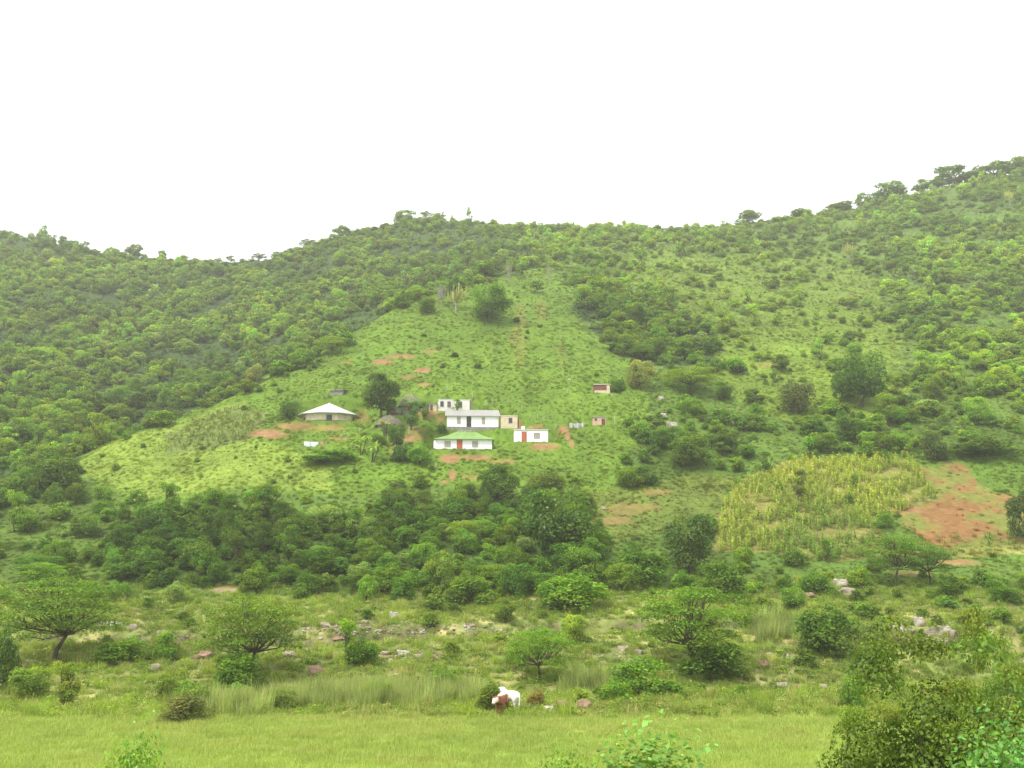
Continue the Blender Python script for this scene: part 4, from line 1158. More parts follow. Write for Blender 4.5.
# ------------------------------------------------------------------ the homestead
M_WHITE = simple('whitewash', (.90, .90, .87), .85, .015, 1.2, .1)
M_OFFWHITE = simple('old_whitewash', (.74, .72, .65), .9, .06, 1.2, .1)
M_CREAM = simple('cream_plaster', (.62, .53, .36), .9, .10, 1.5, .1)
M_BEIGE = simple('beige_plaster', (.82, .72, .52), .9, .12, 1.4, .15)
M_PINKISH = simple('pinkish_plaster', (.62, .44, .30), .9, .12, 1.5, .15)
M_PLINTH = simple('plinth_cement', (.26, .25, .22), .9, .2, 2, .2)
M_IRON = simple('pale_iron_roof', (.36, .36, .32), .5, .08, .8, 0, bands=('X', 6, .12))
M_IRONW = simple('white_iron_roof', (.60, .60, .57), .5, .05, .8, 0, bands=('X', 6, .08))
M_OLDIRON = simple('weathered_iron', (.33, .34, .32), .6, .25, 1.2, 0, bands=('X', 6, .2))
M_GREENROOF = simple('green_painted_roof', (.22, .37, .10), .55, .12, .9, 0, bands=('X', 5, .15))
M_RIDGE = simple('faded_ridge_sheet', (.30, .36, .20), .6, .3, 1.5)
M_THATCH = simple('grey_thatch', (.24, .225, .15), 1, .3, 3, .6, bands=('Z', 5, .35))
M_THATCHG = simple('mossy_thatch', (.24, .28, .12), 1, .3, 2.5, .6, bands=('Z', 5, .3))
M_STONE = simple('rough_stone_wall', (.30, .28, .24), .95, .3, 3, .5)
M_REDDOOR = simple('red_brown_door', (.46, .13, .06), .6, .1, 3)
M_DARKDOOR = simple('dark_door', (.05, .045, .04), .6, .1, 3)
M_BROWNDOOR = simple('brown_door', (.17, .07, .04), .6, .15, 3)
M_FRAME = simple('window_frame', (.42, .35, .27), .6, .1, 3)
M_FRAMED = simple('dark_window_frame', (.10, .08, .07), .6, .1, 3)
M_GLASS = simple('window_glass', (.07, .085, .10), .12, .1, 1.5)
M_PALEGLASS = simple('curtained_glass', (.36, .36, .33), .2, .15, 2.5)
M_BRICK = simple('red_brown_brick', (.26, .11, .075), .9, .3, 4, .3, bands=('Z', 8, .3))
M_WOOD = simple('grey_timber', (.40, .37, .31), .9, .2, 5, .3)
M_ROCK = simple('pale_rock', (.34, .29, .21), .95, .25, 1.6, .6, stain=(.24, .20, .16))
M_ROCKR = simple('reddish_rock', (.28, .18, .12), .95, .25, 1.6, .6, stain=(.20, .13, .10))
M_ROCKW = simple('whitish_rock', (.42, .38, .31), .95, .2, 1.6, .6, stain=(.36, .33, .28))
M_BLOCK = simple('cement_block', (.58, .57, .53), .95, .2, 4, .2)


def house_root(key, name, label, cat, group='houses and huts of the hillside homestead'):
    s = SITES[key]
    return empty(name, s['p'], s['rz'], label, cat, group), s


def walls(root, w, d, h, mat, low=.9, back=0.0, r=0):
    """four walls from under the ground to the eaves; rounded left corners where r is set"""
    m = MB(); t = .22
    m.box(-w / 2, w / 2, 0, t, -low, h)
    m.box(-w / 2, w / 2, d - t, d, -low, h + back)
    m.box(-w / 2, -w / 2 + t, t, d - t, -low, h); m.box(w / 2 - t, w / 2, t, d - t, -low, h)
    m.box(-w / 2 + t, w / 2 - t, t, d - t, h - .12, h)
    return m.build('wall', mat, root)


def plinth(root, w, d, z0=-1.0, z1=.22, mat=None):
    m = MB(); m.box(-w / 2 - .05, w / 2 + .05, -.05, d + .05, z0, z1); return m.build('plinth', mat or M_PLINTH, root)


def door(root, x0, x1, z0, z1, mat, y=0.0, handle=True):
    m = MB(); m.box(x0, x1, y - .035, y - .003, z0, z1)
    m.box(x0 + .12, x1 - .12, y - .05, y - .036, z0 + .15, (z0 + z1) / 2 - .08); m.box(x0 + .12, x1 - .12, y - .05, y - .036, (z0 + z1) / 2 + .08, z1 - .12)
    d = m.build('door', mat, root)
    f = MB(); e = .06
    f.box(x0 - e, x0 - .002, y - .055, y - .002, z0, z1 + e); f.box(x1 + .002, x1 + e, y - .055, y - .002, z0, z1 + e); f.box(x0, x1, y - .055, y - .002, z1 + .002, z1 + e)
    f.build('door_frame', mat, d)
    return d


def window(root, x0, x1, z0, z1, fmat=None, gmat=None, y=0.0, bars=1, rows=1):
    e = .07; f = MB(); y0 = y - .06; y1 = y - .002
    f.box(x0 - e, x1 + e, y0, y1, z1, z1 + e); f.box(x0 - e, x1 + e, y0 - .05, y1, z0 - e, z0)
    f.box(x0 - e, x0, y0, y1, z0, z1); f.box(x1, x1 + e, y0, y1, z0, z1)
    for i in range(bars):
        c = x0 + (x1 - x0) * (i + 1) / (bars + 1); f.box(c - .025, c + .025, y0 + .01, y1, z0, z1)
    for i in range(rows):
        c = z0 + (z1 - z0) * (i + 1) / (rows + 1); f.box(x0, x1, y0 + .013, y1 - .001, c - .022, c + .022)
    w_ = f.build('window', fmat or M_FRAME, root)
    g = MB(); g.box(x0, x1, y - .03, y - .004, z0, z1); g.build('pane', gmat or M_GLASS, w_)
    return w_


def mono_roof(root, w, d, zf, zb, mat, ov=.3, th=.10):
    m = MB(); x0, x1 = -w / 2 - ov, w / 2 + ov; s = (zb - zf) / d
    def z(y): return zf + s * y
    y0, y1 = -ov, d + ov
    P = [(x0, y0, z(y0)), (x1, y0, z(y0)), (x1, y1, z(y1)), (x0, y1, z(y1))]
    T = [(a, b, c + th) for a, b, c in P]
    m.poly(P[::-1]); m.poly(T)
    for i in range(4): m.poly([P[i], P[(i + 1) % 4], T[(i + 1) % 4], T[i]])
    return m.build('roof', mat, root)


# octagonal rondavel with a white pyramid of roof
root, s = house_root('octagon', 'rondavel', 'round beige rondavel under a big white conical iron roof', 'hut'); px = s['px']
rad = s['w'] / 2; h = 8.6 * px
def ring(r, z, n=10, cy=rad, ph=math.pi / 10): return [(r * math.sin(2 * math.pi * i / n + ph), cy - r * math.cos(2 * math.pi * i / n + ph), z) for i in range(n)]
m = MB(); A = ring(rad, -1.2); B_ = ring(rad, h)
for i in range(10): m.poly([A[i], A[(i + 1) % 10], B_[(i + 1) % 10], B_[i]])
m.poly(B_); m.build('wall', M_BEIGE, root)
m = MB(); A = ring(rad + .08, -1.3); B_ = ring(rad + .08, .35)
for i in range(10): m.poly([A[i], A[(i + 1) % 10], B_[(i + 1) % 10], B_[i]])
m.poly(B_); m.build('plinth', M_PLINTH, root)
m = MB(); ro = rad + 1.15; A = ring(ro, h - .08); B_ = ring(ro, h + .04); C_ = ring(.35, h + 10.4 * px + rad * .10)
for i in range(10):
    j = (i + 1) % 10
    m.poly([A[i], A[j], B_[j], B_[i]]); m.poly([B_[i], B_[j], C_[j], C_[i]])
m.poly(A[::-1]); m.poly(C_); rf = m.build('roof', M_IRONW, root)
m = MB(); m.tube([(0, rad, h + 10.4 * px + rad * .1), (0, rad, h + 10.4 * px + rad * .1 + .3)], [.36, .05], 10); m.build('roof_cap', M_IRON, rf)
yy = rad - math.cos(math.pi / 10) * rad
window(root, -.45, .45, 1.0 * px * 1.5, 6.6 * px, M_FRAMED, M_GLASS, y=yy, bars=1)
m = MB(); f = (rad * .80, rad - rad * .55)
a = math.atan2(f[0], -(f[1] - rad)); c, s2 = math.cos(a), math.sin(a)
rr = rad * math.cos(math.pi / 10)
def onwall(k, lx, out, z):     # point on facet k of the wall
    t = 2 * math.pi * k / 10 + math.pi / 5 * 0
    return ((rr + out) * math.sin(t) + lx * math.cos(t), rad - (rr + out) * math.cos(t) + lx * math.sin(t), z)
for k, mat, nm, w0, z0, z1 in ((2, M_BROWNDOOR, 'door', .5, .02, 7.4 * px), (8, M_FRAMED, 'window', .35, 1.7 * px, 6 * px)):
    m = MB()
    P = [onwall(k, -w0, .05, z0), onwall(k, w0, .05, z0), onwall(k, w0, .05, z1), onwall(k, -w0, .05, z1)]
    Q_ = [onwall(k, -w0, -.05, z0), onwall(k, w0, -.05, z0), onwall(k, w0, -.05, z1), onwall(k, -w0, -.05, z1)]
    m.poly(P)
    for i in range(4): m.poly([Q_[i], Q_[(i + 1) % 4], P[(i + 1) % 4], P[i]])
    m.build(nm, mat, root)

# the small building behind it, of which the iron roof shows
p = hit(338, 404.5, True); p = hit(338, 405); y2 = SITES['octagon']['p'][1] + 12.5
x2 = tan_of(336, 402) * y2; z2 = float(H(x2, y2))
root = empty('outbuilding', (x2, y2, z2), -.15, 'grey iron-roofed outbuilding mostly hidden behind the white-roofed rondavel', 'hut', 'houses and huts of the hillside homestead')
top = EH + slope_of(398.5) * (y2 + 2) - z2
walls(root, 2.6, 3.0, max(1.0, top - .7), M_PLINTH, 1.2); mono_roof(root, 2.6, 3.0, max(1.0, top - .7), max(1.5, top), M_OLDIRON, .25)

# thatched huts
def thatch_hut(key, label, rh, wh, wm, tm, cat='hut'):
    root, s = house_root(key, 'thatched_hut', label, cat); px = s['px']; r = s['w'] / 2 * .82; n = 20
    m = MB(); A = ring(r, -1.2, n, r, 0); B_ = ring(r, wh * px, n, r, 0)
    for i in range(n): m.poly([A[i], A[(i + 1) % n], B_[(i + 1) % n], B_[i]])
    m.build('wall', wm, root, True)
    m = MB(); lv = [(r * 1.22, wh * px - .35), (r * 1.20, wh * px - .12), (r * 1.0, wh * px + rh * px * .34), (r * .72, wh * px + rh * px * .66), (r * .38, wh * px + rh * px * .90), (.12, wh * px + rh * px)]
    RR = [[(q[0], q[1], q[2] + .06 * math.sin(i * 2.3)) for i, q in enumerate(ring(a, b, n, r, 0))] for a, b in lv]
    for a, b in zip(RR[:-1], RR[1:]):
        for i in range(n): m.poly([a[i], a[(i + 1) % n], b[(i + 1) % n], b[i]])
    m.poly(RR[-1]); m.build('thatch_roof', tm, root, True)
    door(root, -.4, .4, 0, wh * px - .3, M_BROWNDOOR, y=-.04)
    return root
thatch_hut('hutfront', 'grey thatched hut with a rough stone wall, nearest of the thatched huts', 9.5, 6.0, M_STONE, M_THATCH)
thatch_hut('hutback', 'mossy-thatched hut highest of the three, beside the small pale annex', 12.0, 8.0, M_STONE, M_THATCHG)
thatch_hut('hutmid', 'small grey thatched hut squeezed behind the dark tree trunk', 6.5, 4.5, M_PLINTH, M_THATCH)

# long white house with a lean-to iron roof
root, s = house_root('long', 'house', 'long whitewashed house with a pale iron lean-to roof and dark doorway', 'house'); px = s['px']; w = s['w']; d = s['depth']
h = 10.8 * px; walls(root, w, d, h, M_WHITE, back=1.5); plinth(root, w, d, -1.1, .15 * px)
mono_roof(root, w, d, h + .02, h + 1.75, M_IRON, .35, .12)
X = lambda u: (u - 472.7) * w / 51.5
door(root, X(466.8), X(470.8), .02, 10.2 * px, M_DARKDOOR)
window(root, X(457.2), X(460.2), 3.6 * px, 9.2 * px, M_FRAME, M_PALEGLASS); window(root, X(482), X(484.6), 3.6 * px, 9.2 * px, M_FRAME, M_PALEGLASS)
m = MB(); m.tube([(X(499), -.3, h - .05), (X(499), -.12, .1)], .05, 6); m.build('corner_post', M_WOOD, root)

# green-roofed house
root, s = house_root('green', 'house', 'white house with a hipped green roof and a red-brown door', 'house'); px = s['px']; w = s['w']; d = s['depth']
h = 10.2 * px; walls(root, w, d, h, M_WHITE)
m = MB(); n = 12
for i in range(n):       # rounded end bay
    a0 = math.pi * i / n; a1 = math.pi * (i + 1) / n; R_ = d / 2
    def q(a, z): return (-w / 2 - R_ * .24 * math.sin(a), d / 2 - R_ * math.cos(a), z)
    m.poly([q(a1, -.9), q(a0, -.9), q(a0, h), q(a1, h)])
m.build('end_bay', M_WHITE, root, True); plinth(root, w, d, -1.0, .9 * px)
e = .45; z0 = h - .02; z1 = h + 8.2 * px + .35
x0, x1, y0, y1 = -w / 2 - e - .1, w / 2 + e, -e, d + e; a, b = x0 + 4.3, x1 - 3.6; c0, c1 = d / 2 - .7, d / 2 + .7
m = MB(); th = .1
base = [(x0, y0, z0), (x1, y0, z0), (x1, y1, z0), (x0, y1, z0)]; bt = [(p_[0], p_[1], z0 + th) for p_ in base]
topr = [(a, c0, z1), (b, c0, z1), (b, c1, z1), (a, c1, z1)]
def mid(p_, q_, k, dz): return tuple(p_[i] + (q_[i] - p_[i]) * k for i in range(2)) + (p_[2] + (q_[2] - p_[2]) * k + dz,)
mids = [mid(bt[i], topr[i], .5, -.16) for i in range(4)]
m.poly(base[::-1])
for i in range(4):
    j = (i + 1) % 4
    m.poly([base[i], base[j], bt[j], bt[i]]); m.poly([bt[i], bt[j], mids[j], mids[i]]); m.poly([mids[i], mids[j], topr[j], topr[i]])
m.poly(topr); rf = m.build('roof', M_GREENROOF, root)
m = MB(); m.box(a - .1, b + .1, c0 - .35, c1 + .1, z1 - .3, z1 + .12); m.build('ridge_cap', M_RIDGE, rf)
X = lambda u: (u - 464.7) * w / 54.5
door(root, X(457), X(462), -.1, 9.9 * px, M_REDDOOR)
window(root, X(444.6), X(450.2), 3.4 * px, 8.2 * px, M_FRAME, M_PALEGLASS, bars=2); window(root, X(472.4), X(477.6), 3.4 * px, 8.2 * px, M_FRAME, M_PALEGLASS, bars=2)
m = MB(); m.box(X(456), X(463), -.9, -.06, -.6, -.12); m.box(X(456.5), X(462.5), -1.3, -.9, -.6, -.3); m.build('doorstep', M_PINKISH, root)

# low white house
root, s = house_root('low', 'house', 'low flat-roofed white house with a red-brown door and one window', 'house'); px = s['px']; w = s['w']; d = s['depth']
h = 12.0 * px; walls(root, w, d, h, M_WHITE); plinth(root, w, d, -.9, .6 * px)
mono_roof(root, w, d, h + .02, h + .25, M_IRONW, .14, .14)
X = lambda u: (u - 531) * w / 34
door(root, X(522), X(526.3), -.05, 10.2 * px, M_REDDOOR); window(root, X(534.2), X(539.6), 4.6 * px, 9.2 * px, M_FRAME, M_PALEGLASS, bars=1)
m = MB(); m.box(X(521), X(527.5), -.8, -.06, -.7, -.08); m.build('doorstep', M_PINKISH, root)
wr = root
t = empty('water_tub', Vector(s['p']) + Vector((X(523.3), .9, h + .22)), 0, 'small white tub standing on the roof of the low white house', 'tub')
m = MB(); m.tube([(0, 0, 0), (0, 0, .12), (0, 0, .46), (0, 0, .5)], [.26, .32, .36, .30], 14); m.build('tub_body', M_WHITE, t, True)
m = MB(); m.tube([(0, 0, .5), (0, 0, .56), (0, 0, .62)], [.31, .3, .12], 14); m.build('lid', M_WHITE, t)

# white flat-roofed block
root, s = house_root('block', 'house', 'white flat-roofed block behind the long white house', 'house'); px = s['px']; w = s['w']; d = s['depth']
h = 11.4 * px; walls(root, w * .98, d, h, M_OFFWHITE); plinth(root, w * .98, d, -1.2, .3 * px, M_PINKISH); mono_roof(root, w, d, h + .02, h + .12, M_IRONW, .05, .12)
X = lambda u: (u - 454) * w / 32
window(root, X(440.6), X(443.2), 5 * px, 9.6 * px, M_FRAMED, M_GLASS, rows=1); window(root, X(447.5), X(450.5), 4.4 * px, 9.6 * px, M_FRAME, M_GLASS); window(root, X(458.6), X(461.6), 4.4 * px, 9.6 * px, M_FRAMED, M_GLASS)
m = MB(); m.box(X(470.2), X(471.4), .2, d - .1, -1, h - .05); m.build('shaded_end', M_PLINTH, root)  # dark grey slab stands in for the shade on the block's right end

# small pale annex
root, s = house_root('small', 'house', 'small pale annex with two brown window openings beside the white block', 'house'); px = s['px']; w = s['w']; d = s['depth']
h = 8.2 * px; walls(root, w, d, h, M_CREAM); mono_roof(root, w, d, h + .02, h + .3, M_OLDIRON, .2)
X = lambda u: (u - 429.8) * w / 13.5
window(root, X(427), X(428.9), 2.2 * px, 6.8 * px, M_BROWNDOOR, M_GLASS, bars=0); window(root, X(430.6), X(432.4), 2.2 * px, 6.8 * px, M_BROWNDOOR, M_GLASS, bars=0)

# cream cube
root, s = house_root('cream', 'house', 'small cream flat-roofed room with a dark four-pane window', 'house'); px = s['px']; w = s['w']; d = s['depth']
h = 12.4 * px; walls(root, w, d, h, M_CREAM); mono_roof(root, w, d, h + .02, h + .12, M_BEIGE, .06, .1)
X = lambda u: (u - 509.2) * w / 16.5
window(root, X(509), X(511.8), 6.2 * px, 10.4 * px, M_FRAMED, M_GLASS)
m = MB(); m.box(w / 2 + .003, w / 2 + .3, .3, d - .2, -.9, h - .4); m.build('shaded_side', M_BRICK, root)  # brown slab paints the shadow on the room's right side, no separate shed

# brick shed and outhouse further up the slope
root, s = house_root('shed', 'brick_shed', 'red-brown brick shed with a whitewashed lower wall and pale roof', 'shed', None); px = s['px']; w = s['w']; d = s['depth']
h = 9.2 * px; walls(root, w, d, h, M_BRICK); mono_roof(root, w, d, h + .02, h + .2, M_IRONW, .12, .14)
m = MB(); m.box(-w / 2 + .1, w / 2 - .7, -.04, -.003, -.3, 3.6 * px); m.build('whitewashed_panel', M_CREAM, root)
door(root, w / 2 - .62, w / 2 - .08, -.1, 8.2 * px, M_CREAM)
root, s = house_root('outhouse', 'outhouse', 'small pinkish-cream outhouse below the brick shed', 'outhouse', None); px = s['px']; w = s['w']; d = s['depth']
h = 8.6 * px; walls(root, w, d, h, M_PINKISH); mono_roof(root, w, d, h + .02, h + .15, M_IRON, .14, .1)
door(root, w / 2 - .75, w / 2 - .2, -.1, 6.8 * px, M_BROWNDOOR); window(root, -w / 2 + .3, -w / 2 + .6, 5.6 * px, 7.0 * px, M_FRAMED, M_GLASS, bars=0)

# ------------------------------------------------------------------ yard things
def post(u, v, hpx, label, lean=0.0):
    p = hit(u, v); h = hpx * p[1] / F * 1.03
    m = MB(); l = random.uniform(-.08, .08) + lean
    m.tube([(0, 0, -.3), (l * .5, 0, h * .5), (l, .02, h)], [.085, .075, .06], 7)
    o = m.build('fence_post', M_WOOD, None, True); o.location = [float(c) for c in p]
    tag(o, label, 'post', 'rough timber fence posts about the homestead')
for u, v, hp, lb in ((472.3, 401, 8, 'tall pale post behind the long white house'), (492.4, 406, 7, 'thin leaning post uphill of the long white house'), (487, 407, 5, 'short post beside the thin leaning one uphill of the long house'),
                     (522, 413, 9, 'tall post uphill of the cream room'), (537.5, 420, 6, 'thin post above the low white house'), (567, 395, 5, 'single pale post alone on the open slope below the spur path'),
                     (555.7, 430, 5, 'short post between the low white house and the red path'), (614.6, 426, 10, 'tall post beside the pinkish-cream outhouse'), (359.5, 435, 8, 'tall post at the corner of the white-roofed rondavel yard'),
                     (341, 439, 6, 'short post on the bank below the white-roofed rondavel'), (348, 438, 5, 'shorter post next to the one below the white-roofed rondavel'), (408.6, 436, 9, 'tall post in front of the grey thatched hut'),
                     (403.5, 450, 8, 'post beside the red patch below the thatched huts'), (387, 445, 6, 'post behind the clump of banana leaves'), (530, 420, 5, 'short post above the tub on the low house'), (544, 422, 5, 'short post uphill of the low white house window'),
                     (447, 392, 6, 'thin post high behind the white flat-roofed block'), (612, 398, 4, 'short post beside the brick shed'), (436, 470, 7, 'post below the green-roofed house steps'), (508, 404, 5, 'thin post on the slope above the cream room')):
    post(u, v, hp, lb)

# washing line
pA = hit(302, 451); pB = hit(326, 451); hA = 1.75
root = empty('washing_line', (pA + pB) / 2, 0, 'washing line strung between two thin poles on the slope below the rondavel', 'washing line')
c0 = (pA + pB) / 2
for p in (pA, pB):
    q = p - c0; m = MB(); m.tube([(q[0], q[1], q[2] - .3), (q[0], q[1], q[2] + hA)], .045, 6); m.build('pole', M_WOOD, root)
m = MB(); L_ = [((pA - c0) * (1 - t) + (pB - c0) * t + np.array([0, 0, hA - .05 - .5 * t * (1 - t)])) for t in np.linspace(0, 1, 9)]
m.tube([tuple(q) for q in L_], .012, 5); m.build('line', M_WOOD, root)
cloth = {'white': simple('white_cloth', (.80, .82, .84), .9, .04, 3), 'blue': simple('pale_blue_cloth', (.50, .60, .78), .9, .06, 3), 'pink': simple('pink_cloth', (.66, .30, .26), .9, .06, 3)}
for t, wd, hg, cl, lb in ((.13, .5, .75, 'white', 'first white garment at the pole end of the washing line'), (.24, .6, .85, 'white', 'second white garment on the washing line beside the pale blue one'), (.34, .4, .7, 'blue', 'pale blue garment hanging between the white ones'),
                          (.47, .85, .8, 'white', 'widest white sheet hanging on the washing line'), (.62, .35, .5, 'white', 'small white garment next to the widest sheet'), (.82, .45, .6, 'pink', 'pink garment hanging alone near the end of the line')):
    q = pA * (1 - t) + pB * t + np.array([0, 0, hA - .06 - .5 * t * (1 - t)]); dr = unit(pB - pA)
    m = MB(); nx = 7; nz = 5; G_ = []
    for j in range(nz):
        row = []
        for i in range(nx):
            a = i / (nx - 1) - .5; b = j / (nz - 1)
            wv = .05 * math.sin(i * 2.1 + t * 40) * (b + .2)
            flare = 1 + .12 * b * math.sin(t * 31)
            row.append((a * wd * flare * dr[0], a * wd * dr[1] - wv, -b * hg * (1 + .08 * math.sin(i + t * 9))))
        G_.append(row)
    for j in range(nz - 1):
        for i in range(nx - 1): m.poly([G_[j][i], G_[j][i + 1], G_[j + 1][i + 1], G_[j + 1][i]])
    o = m.build('garment', cloth[cl], None, True); o.location = [float(c) for c in q]
    sl = o.modifiers.new('thickness', 'SOLIDIFY'); sl.thickness = .02
    tag(o, lb, 'clothes', 'washing on the line')

# cement blocks in the grass
for i, (u, v, a, b, c, lb) in enumerate(((571, 428, .55, .4, .9, 'upright pale cement block beside the red path'), (574.5, 427.5, .5, .4, .6, 'squat cement block next to the upright one'), (579, 427.5, .9, .5, .75, 'largest whitish cement block in the row beside the red path'), (583, 427, .5, .4, .65, 'end cement block of the row nearest the outhouse'))):
    p = hit(u, v); m = MB()
    m.box(-a / 2, a / 2, -b / 2, b / 2, -.2, c); m.box(-a / 2 + .04, a / 2 - .04, -b / 2 + .04, b / 2 - .04, c, c + .1 * (i % 2) + .03)
    o = m.build('cement_block', M_BLOCK); o.location = [float(k) for k in p]; o.rotation_euler = (.03, .02, .3 * i)
    bv = o.modifiers.new('edge', 'BEVEL'); bv.width = .03; bv.segments = 2
    tag(o, lb, 'block', 'cement blocks by the red path')

# ------------------------------------------------------------------ rocks
def rock_mesh(seed, mat):
    bm = bmesh.new(); bmesh.ops.create_icosphere(bm, subdivisions=4, radius=.5)
    g = np.random.default_rng(seed); co = np.array([v.co[:] for v in bm.verts])
    for _ in range(13):           # flat broken faces
        n = unit(g.normal(size=3)); k = g.uniform(.26, .44); d_ = co @ n
        co = co - np.outer(np.maximum(0, d_ - k), n) * .93
    co *= 1 + .30 * fbm(co[:, 0] * 3 + seed, co[:, 1] * 3 + co[:, 2] * 4, seed, 5)[:, None]
    for v, c in zip(bm.verts, co): v.co = c
    me = bpy.data.meshes.new('boulder'); bm.to_mesh(me); bm.free(); me.materials.append(mat)
    return me
RK = {'w': [rock_mesh(i, M_ROCKW) for i in (1, 2)], 'p': [rock_mesh(i, M_ROCK) for i in (3, 4, 5)], 'r': [rock_mesh(i, M_ROCKR) for i in (6, 7)]}
ROCKS = [
    (899, 632, 16, 7, 'w', 'pale low boulder at the near end of the boulder pile'), (910, 634, 15, 7, 'p', 'second pale boulder from the near end of the pile'), (920, 627, 11, 11, 'w', 'upright pale boulder in the boulder pile'), (934, 637, 20, 11, 'p', 'tallest cream boulder of the pile on the flood plain'),
    (945, 634, 17, 9, 'w', 'rounded cream boulder against the tallest one'), (954, 638, 15, 8, 'p', 'end boulder of the pile past the rounded one'), (927, 645, 18, 8, 'w', 'flat cream slab in front of the tallest boulder'), (943, 646, 20, 8, 'p', 'long cracked slab at the front of the boulder pile'), (936, 624, 10, 7, 'w', 'small whitish boulder behind the tallest one'), (914, 643, 9, 5, 'r', 'little brownish stone at the front of the boulder pile'),
    (842, 588, 16, 10, 'w', 'pale boulder topmost of the group below the maize'), (851, 597, 22, 9, 'p', 'long pale boulder second in the group below the maize'), (829, 592, 10, 7, 'p', 'small boulder beside the group below the maize'), (812, 598, 14, 6, 'r', 'brownish boulder off the end of the group below the maize'),
    (103, 628, 28, 7, 'w', 'long low pale boulder on the flood plain beside the layered acacia'), (131, 630, 10, 6, 'p', 'small boulder just past the long low pale one'), (70, 690, 14, 12, 'r', 'brownish rounded stone at the meadow edge alone'),
    (9, 667, 11, 8, 'r', 'first reddish stone in the row by the dark edge bush'), (20, 669, 12, 7, 'r', 'middle reddish stone in the row by the dark edge bush'), (29, 666, 11, 8, 'p', 'pale stone ending the row by the dark edge bush'),
    (202, 659, 20, 9, 'r', 'flat-topped reddish boulder on the plain between the acacias'), (152, 671, 14, 7, 'p', 'pale stone on the plain between the layered acacia and reddish boulder'), (287, 659, 16, 9, 'p', 'pale boulder beside the feathery acacia trunk'),
    (318, 677, 20, 12, 'r', 'round brownish boulder by the tall pale grass'), (393, 620, 10, 9, 'w', 'round white stone standing on the river bank'), (386, 655, 12, 5, 'p', 'flat stone at the sandy clearing edge'), (402, 657, 16, 7, 'w', 'pale stone in the middle of the sandy clearing'),
    (416, 659, 12, 5, 'p', 'low stone on the far side of the sandy clearing'), (446, 656, 16, 7, 'r', 'reddish stone past the sandy clearing'), (222, 694, 9, 6, 'r', 'little reddish stone near the meadow edge'), (240, 655, 12, 5, 'p', 'little pale stone under the feathery acacia'),
    (548, 712, 14, 6, 'w', 'pale flat stone on the meadow edge beside the cows'), (556, 709, 9, 5, 'w', 'small pale stone behind the flat one by the cows'), (565, 710, 16, 10, 'r', 'brownish stone between the pale stones and the hump-shaped one'), (583, 711, 20, 12, 'r', 'hump-shaped brown boulder at the meadow edge'),
    (715, 694, 14, 7, 'r', 'reddish stone on the meadow edge under the bright acacia'), (786, 689, 22, 6, 'p', 'long pale rock in the bank at the meadow edge'), (800, 690, 12, 5, 'r', 'reddish rock touching the long pale bank rock'), (824, 691, 12, 6, 'p', 'pale rock alone in the bank beside the dark bush'),
    (766, 669, 14, 9, 'r', 'brownish boulder behind the meadow bank'), (625, 651, 18, 6, 'p', 'pale stone behind the small bright acacia'), (640, 655, 12, 5, 'p', 'small pale stone beside the one behind the bright acacia'),
    (661, 400, 6, 5, 'w', 'small white stone high on the slope'), (663, 418, 9, 6, 'w', 'white stone on the slope below the layered pale acacia'), (672, 429, 12, 9, 'w', 'jagged white rock on the slope beside the scrub'), (668, 436, 9, 5, 'w', 'low white rock below the jagged one'), (569, 381, 4, 3, 'w', 'tiny white stone on the open spur slope'),
    (340, 641, 16, 5, 'r', 'dark stone in the glimpse of river'), (325, 627, 12, 5, 'p', 'pale stone on the bank above the river glimpse'), (365, 624, 10, 5, 'p', 'pale stone on the bank right beside the white round one'), (470, 628, 12, 5, 'p', 'pale stone on the bank past the rounded bush'),
    (745, 506, 7, 5, 'w', 'white stone lying at the corner of the maize field'), (603, 510, 5, 4, 'w', 'white stone on the open pinkish patch'), (15, 628, 12, 7, 'w', 'whitish boulder behind the dark edge bush'), (960, 690, 12, 6, 'p', 'pale rock in the bank at the far end of the meadow'),
]
for i, (u, v, w_, h_, k, lb) in enumerate(ROCKS):
    p = hit(u, v); w = span(w_, p[1], v); h = h_ * p[1] / F * 1.03
    o = add('boulder', RK[k][i % len(RK[k])], None, (p[0], p[1] + w * .3, p[2] + h * .28)); o.scale = (w * 1.1, w * .85, h * 1.35); o.rotation_euler = (0, 0, random.uniform(-.4, .4) + (i % 2) * 3.14)
    tag(o, lb, 'rock', 'boulders and stones on the flood plain' if v > 560 else 'white stones on the slope')
# small loose stones along the banks: nobody could count them
def rubble():
    g = np.random.default_rng(3); P = []
    for cu, cv, ru, rv, n in ((345, 630, 90, 8, 150), (405, 655, 40, 8, 60), (60, 655, 60, 14, 70), (130, 640, 120, 8, 90), (580, 708, 40, 4, 30), (800, 690, 60, 4, 70), (930, 640, 50, 14, 60), (440, 628, 120, 8, 90), (770, 655, 60, 12, 40), (620, 655, 50, 10, 40), (845, 592, 24, 8, 30), (240, 655, 60, 8, 40)):
        for _ in range(n):
            q = g.normal(size=2) * .5; P.append(hit(cu + q[0] * ru, cv + q[1] * rv))
    P = np.array(P); n = len(P)
    s = g.uniform(.12, .46, n)
    scatter('rubble', P, g.normal(0, .4, (n, 3)) + np.stack([np.zeros(n), np.zeros(n), g.uniform(0, 6, n)], 1), np.stack([s * 1.3, s, s * .7], 1), np.ones((n, 3)), g.integers(0, 4, n), [RK['p'][0], RK['r'][0], RK['w'][0], RK['p'][1]], 'scattered loose stones along the river and its banks', 'stones')
rubble()

